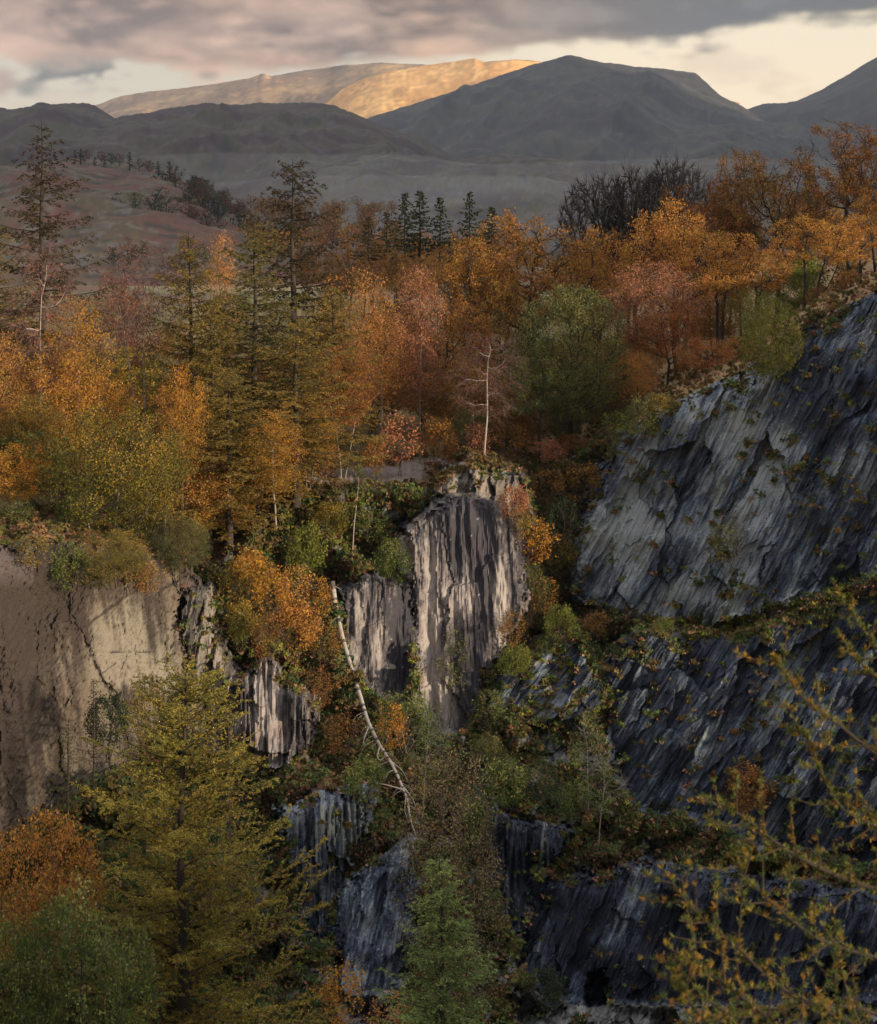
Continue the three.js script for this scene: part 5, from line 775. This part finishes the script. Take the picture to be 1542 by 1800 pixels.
// ------------------------------------------------------------------ the near larch whose boughs reach in from the right
{
  const r = rng(505), W = new Buf(), L = new Buf(), C = [], D = 6.4;
  const g = new THREE.Group(), org = at(2420, 1500, D); g.position.copy(org);
  const rel = (px, py, d) => at(px, py, d).sub(org);
  const yellow = [[.28, .215, .035], [.38, .26, .04], [.44, .25, .04]], green = [[.10, .15, .035], [.17, .20, .045], [.24, .24, .05]];
  function tufts(a, b, every, size, mood) {                  // short shoots with whorls of needles along a twig
    const len = a.distanceTo(b), n = Math.max(2, Math.round(len / every)), dir = b.clone().sub(a).normalize();
    for (let i = 0; i <= n; i++) {
      const p = a.clone().lerp(b, (i + (r() - .5) * .6) / n), t = clamp(mood - .16 + (r() - .5) * .7), pal = r() < t ? yellow : green, cc = pal[Math.floor(r() * 3)], ax = new THREE.Vector3(r() - .5, r() - .3, r() - .5).normalize();
      if (r() < .26) continue; const m = 14 + Math.floor(r() * 7);
      for (let k = 0; k < m; k++) { const q = new THREE.Vector3(r() - .5, r() - .5, r() - .5).normalize().multiplyScalar(.8).add(ax).add(dir.clone().multiplyScalar(.3)).normalize(), l = size * (.65 + .6 * r()); leaf(L, p.x + q.x * l * .5, p.y + q.y * l * .5, p.z + q.z * l * .5, r, l, [q.x * 6, q.y * 6, q.z * 6], .042); const v = .75 + .5 * r(); for (let z = 0; z < 4; z++) C.push(cc[0] * v, cc[1] * v, cc[2] * v); }
    }
  }
  function bough(list, r0, nTwig, twigLen, mood) {
    const c = new THREE.CatmullRomCurve3([[2420, list[0][1] + 230, D + .1], [2050, list[0][1] + 130, list[0][2] + .1], ...list].map((q) => rel(...q))), n = 44, T = new Buf(); let a = c.getPoint(0);
    for (let i = 1; i <= n; i++) { const b = c.getPoint(i / n); tube(T, a.x, a.y, a.z, b.x, b.y, b.z, r0 * (1 - (i - 1) / n * .8), r0 * (1 - i / n * .8), 6); if (i > 14) tufts(a, b, .022, .028, mood); a = b; }
    const m = new THREE.Mesh(T.build(), mat([.035, .026, .02])); m.name = 'bough'; g.add(m);
    for (let k = 0; k < Math.round(nTwig * .8); k++) {
      const s = .40 + .58 * (k + .5 * r()) / (nTwig * .8), p = c.getPoint(s), tan = c.getTangent(s), side = k % 2 ? 1 : -1, l = twigLen * (.4 + .7 * r()) * (1.3 - .75 * s);
      const nrm = new THREE.Vector3(-tan.y, tan.x, (r() - .5) * 1.2).multiplyScalar(side), dir = tan.clone().multiplyScalar(.75).add(nrm.multiplyScalar(.65 + .3 * r())).add(new THREE.Vector3(0, (r() - .35) * .5, 0)).normalize(), e = p.clone().addScaledVector(dir, l), mid = p.clone().lerp(e, .5).add(new THREE.Vector3(0, -.02 * l * 4, 0));
      tube(W, p.x, p.y, p.z, mid.x, mid.y, mid.z, .0042, .0030, 4); tube(W, mid.x, mid.y, mid.z, e.x, e.y, e.z, .0030, .0014, 4); tufts(p, mid, .021, .026, mood); tufts(mid, e, .020, .026, mood);
    }
  }
  // start at the stem on the right, tip to the left
  bough([[1640, 1360, 6.6], [1542, 1325, 6.5], [1470, 1270, 6.4], [1420, 1235, 6.3], [1385, 1190, 6.2], [1358, 1152, 6.2]], .012, 12, .26, .65);
  bough([[1660, 1610, 6.2], [1542, 1565, 6.2], [1450, 1530, 6.1], [1370, 1485, 6.0], [1290, 1425, 6.0], [1220, 1400, 5.9]], .014, 17, .30, .5);
  bough([[1700, 1230, 6.9], [1600, 1190, 6.9], [1542, 1140, 6.8], [1500, 1080, 6.8], [1464, 1022, 6.8]], .010, 10, .22, .3);
  bough([[1700, 1320, 7], [1600, 1240, 7], [1542, 1195, 7], [1500, 1150, 7], [1470, 1110, 7]], .009, 8, .2, .35);
  bough([[1700, 1740, 6], [1560, 1690, 5.9], [1440, 1650, 5.8], [1360, 1590, 5.7], [1310, 1540, 5.7], [1285, 1495, 5.7]], .012, 16, .28, .45);
  bough([[1680, 1880, 5.6], [1500, 1800, 5.6], [1380, 1740, 5.6], [1290, 1660, 5.5], [1220, 1600, 5.5], [1166, 1530, 5.5]], .013, 20, .30, .5);
  bough([[1640, 1960, 5.4], [1460, 1880, 5.4], [1340, 1780, 5.3], [1260, 1720, 5.3], [1170, 1662, 5.3]], .012, 18, .28, .6);
  bough([[1620, 1820, 6.4], [1500, 1770, 6.3], [1390, 1770, 6.2], [1280, 1790, 6.2], [1200, 1780, 6.1]], .011, 18, .28, .6);
  bough([[1660, 1500, 6.8], [1560, 1460, 6.8], [1480, 1420, 6.7], [1440, 1350, 6.6], [1415, 1290, 6.6], [1380, 1285, 6.6]], .010, 12, .24, .5);
  bough([[1500, 1940, 5.2], [1480, 1840, 5.2], [1468, 1720, 5.2], [1470, 1625, 5.2]], .010, 10, .18, .2);
  bough([[1700, 1480, 6.4], [1600, 1440, 6.4], [1542, 1440, 6.4], [1480, 1400, 6.4]], .009, 9, .24, .75);
  bough([[1400, 1960, 5], [1330, 1880, 5], [1260, 1820, 5], [1200, 1740, 5], [1180, 1700, 5]], .009, 14, .24, .6);
  const trunk = new Buf(); tube(trunk, .15, -6, 0, .05, 0, -.1, .14, .11, 9); tube(trunk, .05, 0, -.1, .0, 5, -.2, .11, .05, 9);
  const t = new THREE.Mesh(trunk.build(), BARK.larch); t.name = 'trunk'; g.add(t);
  const w = new THREE.Mesh(W.build(), mat([.06, .04, .025])); w.name = 'twigs'; w.userData.kind = 'stuff'; g.add(w);
  const n = new THREE.Mesh(L.build(C), leafMat([1, 1, 1], .35)); n.name = 'needles'; n.userData.kind = 'stuff'; g.add(n);
  tag(g, 'larch_tree', 'near out-of-focus larch boughs with yellow needles at the lower right', 'larch');
}

scene.traverse((o) => { if (o.isMesh) { o.castShadow = true; o.receiveShadow = true; } });
renderer.render(scene, camera);
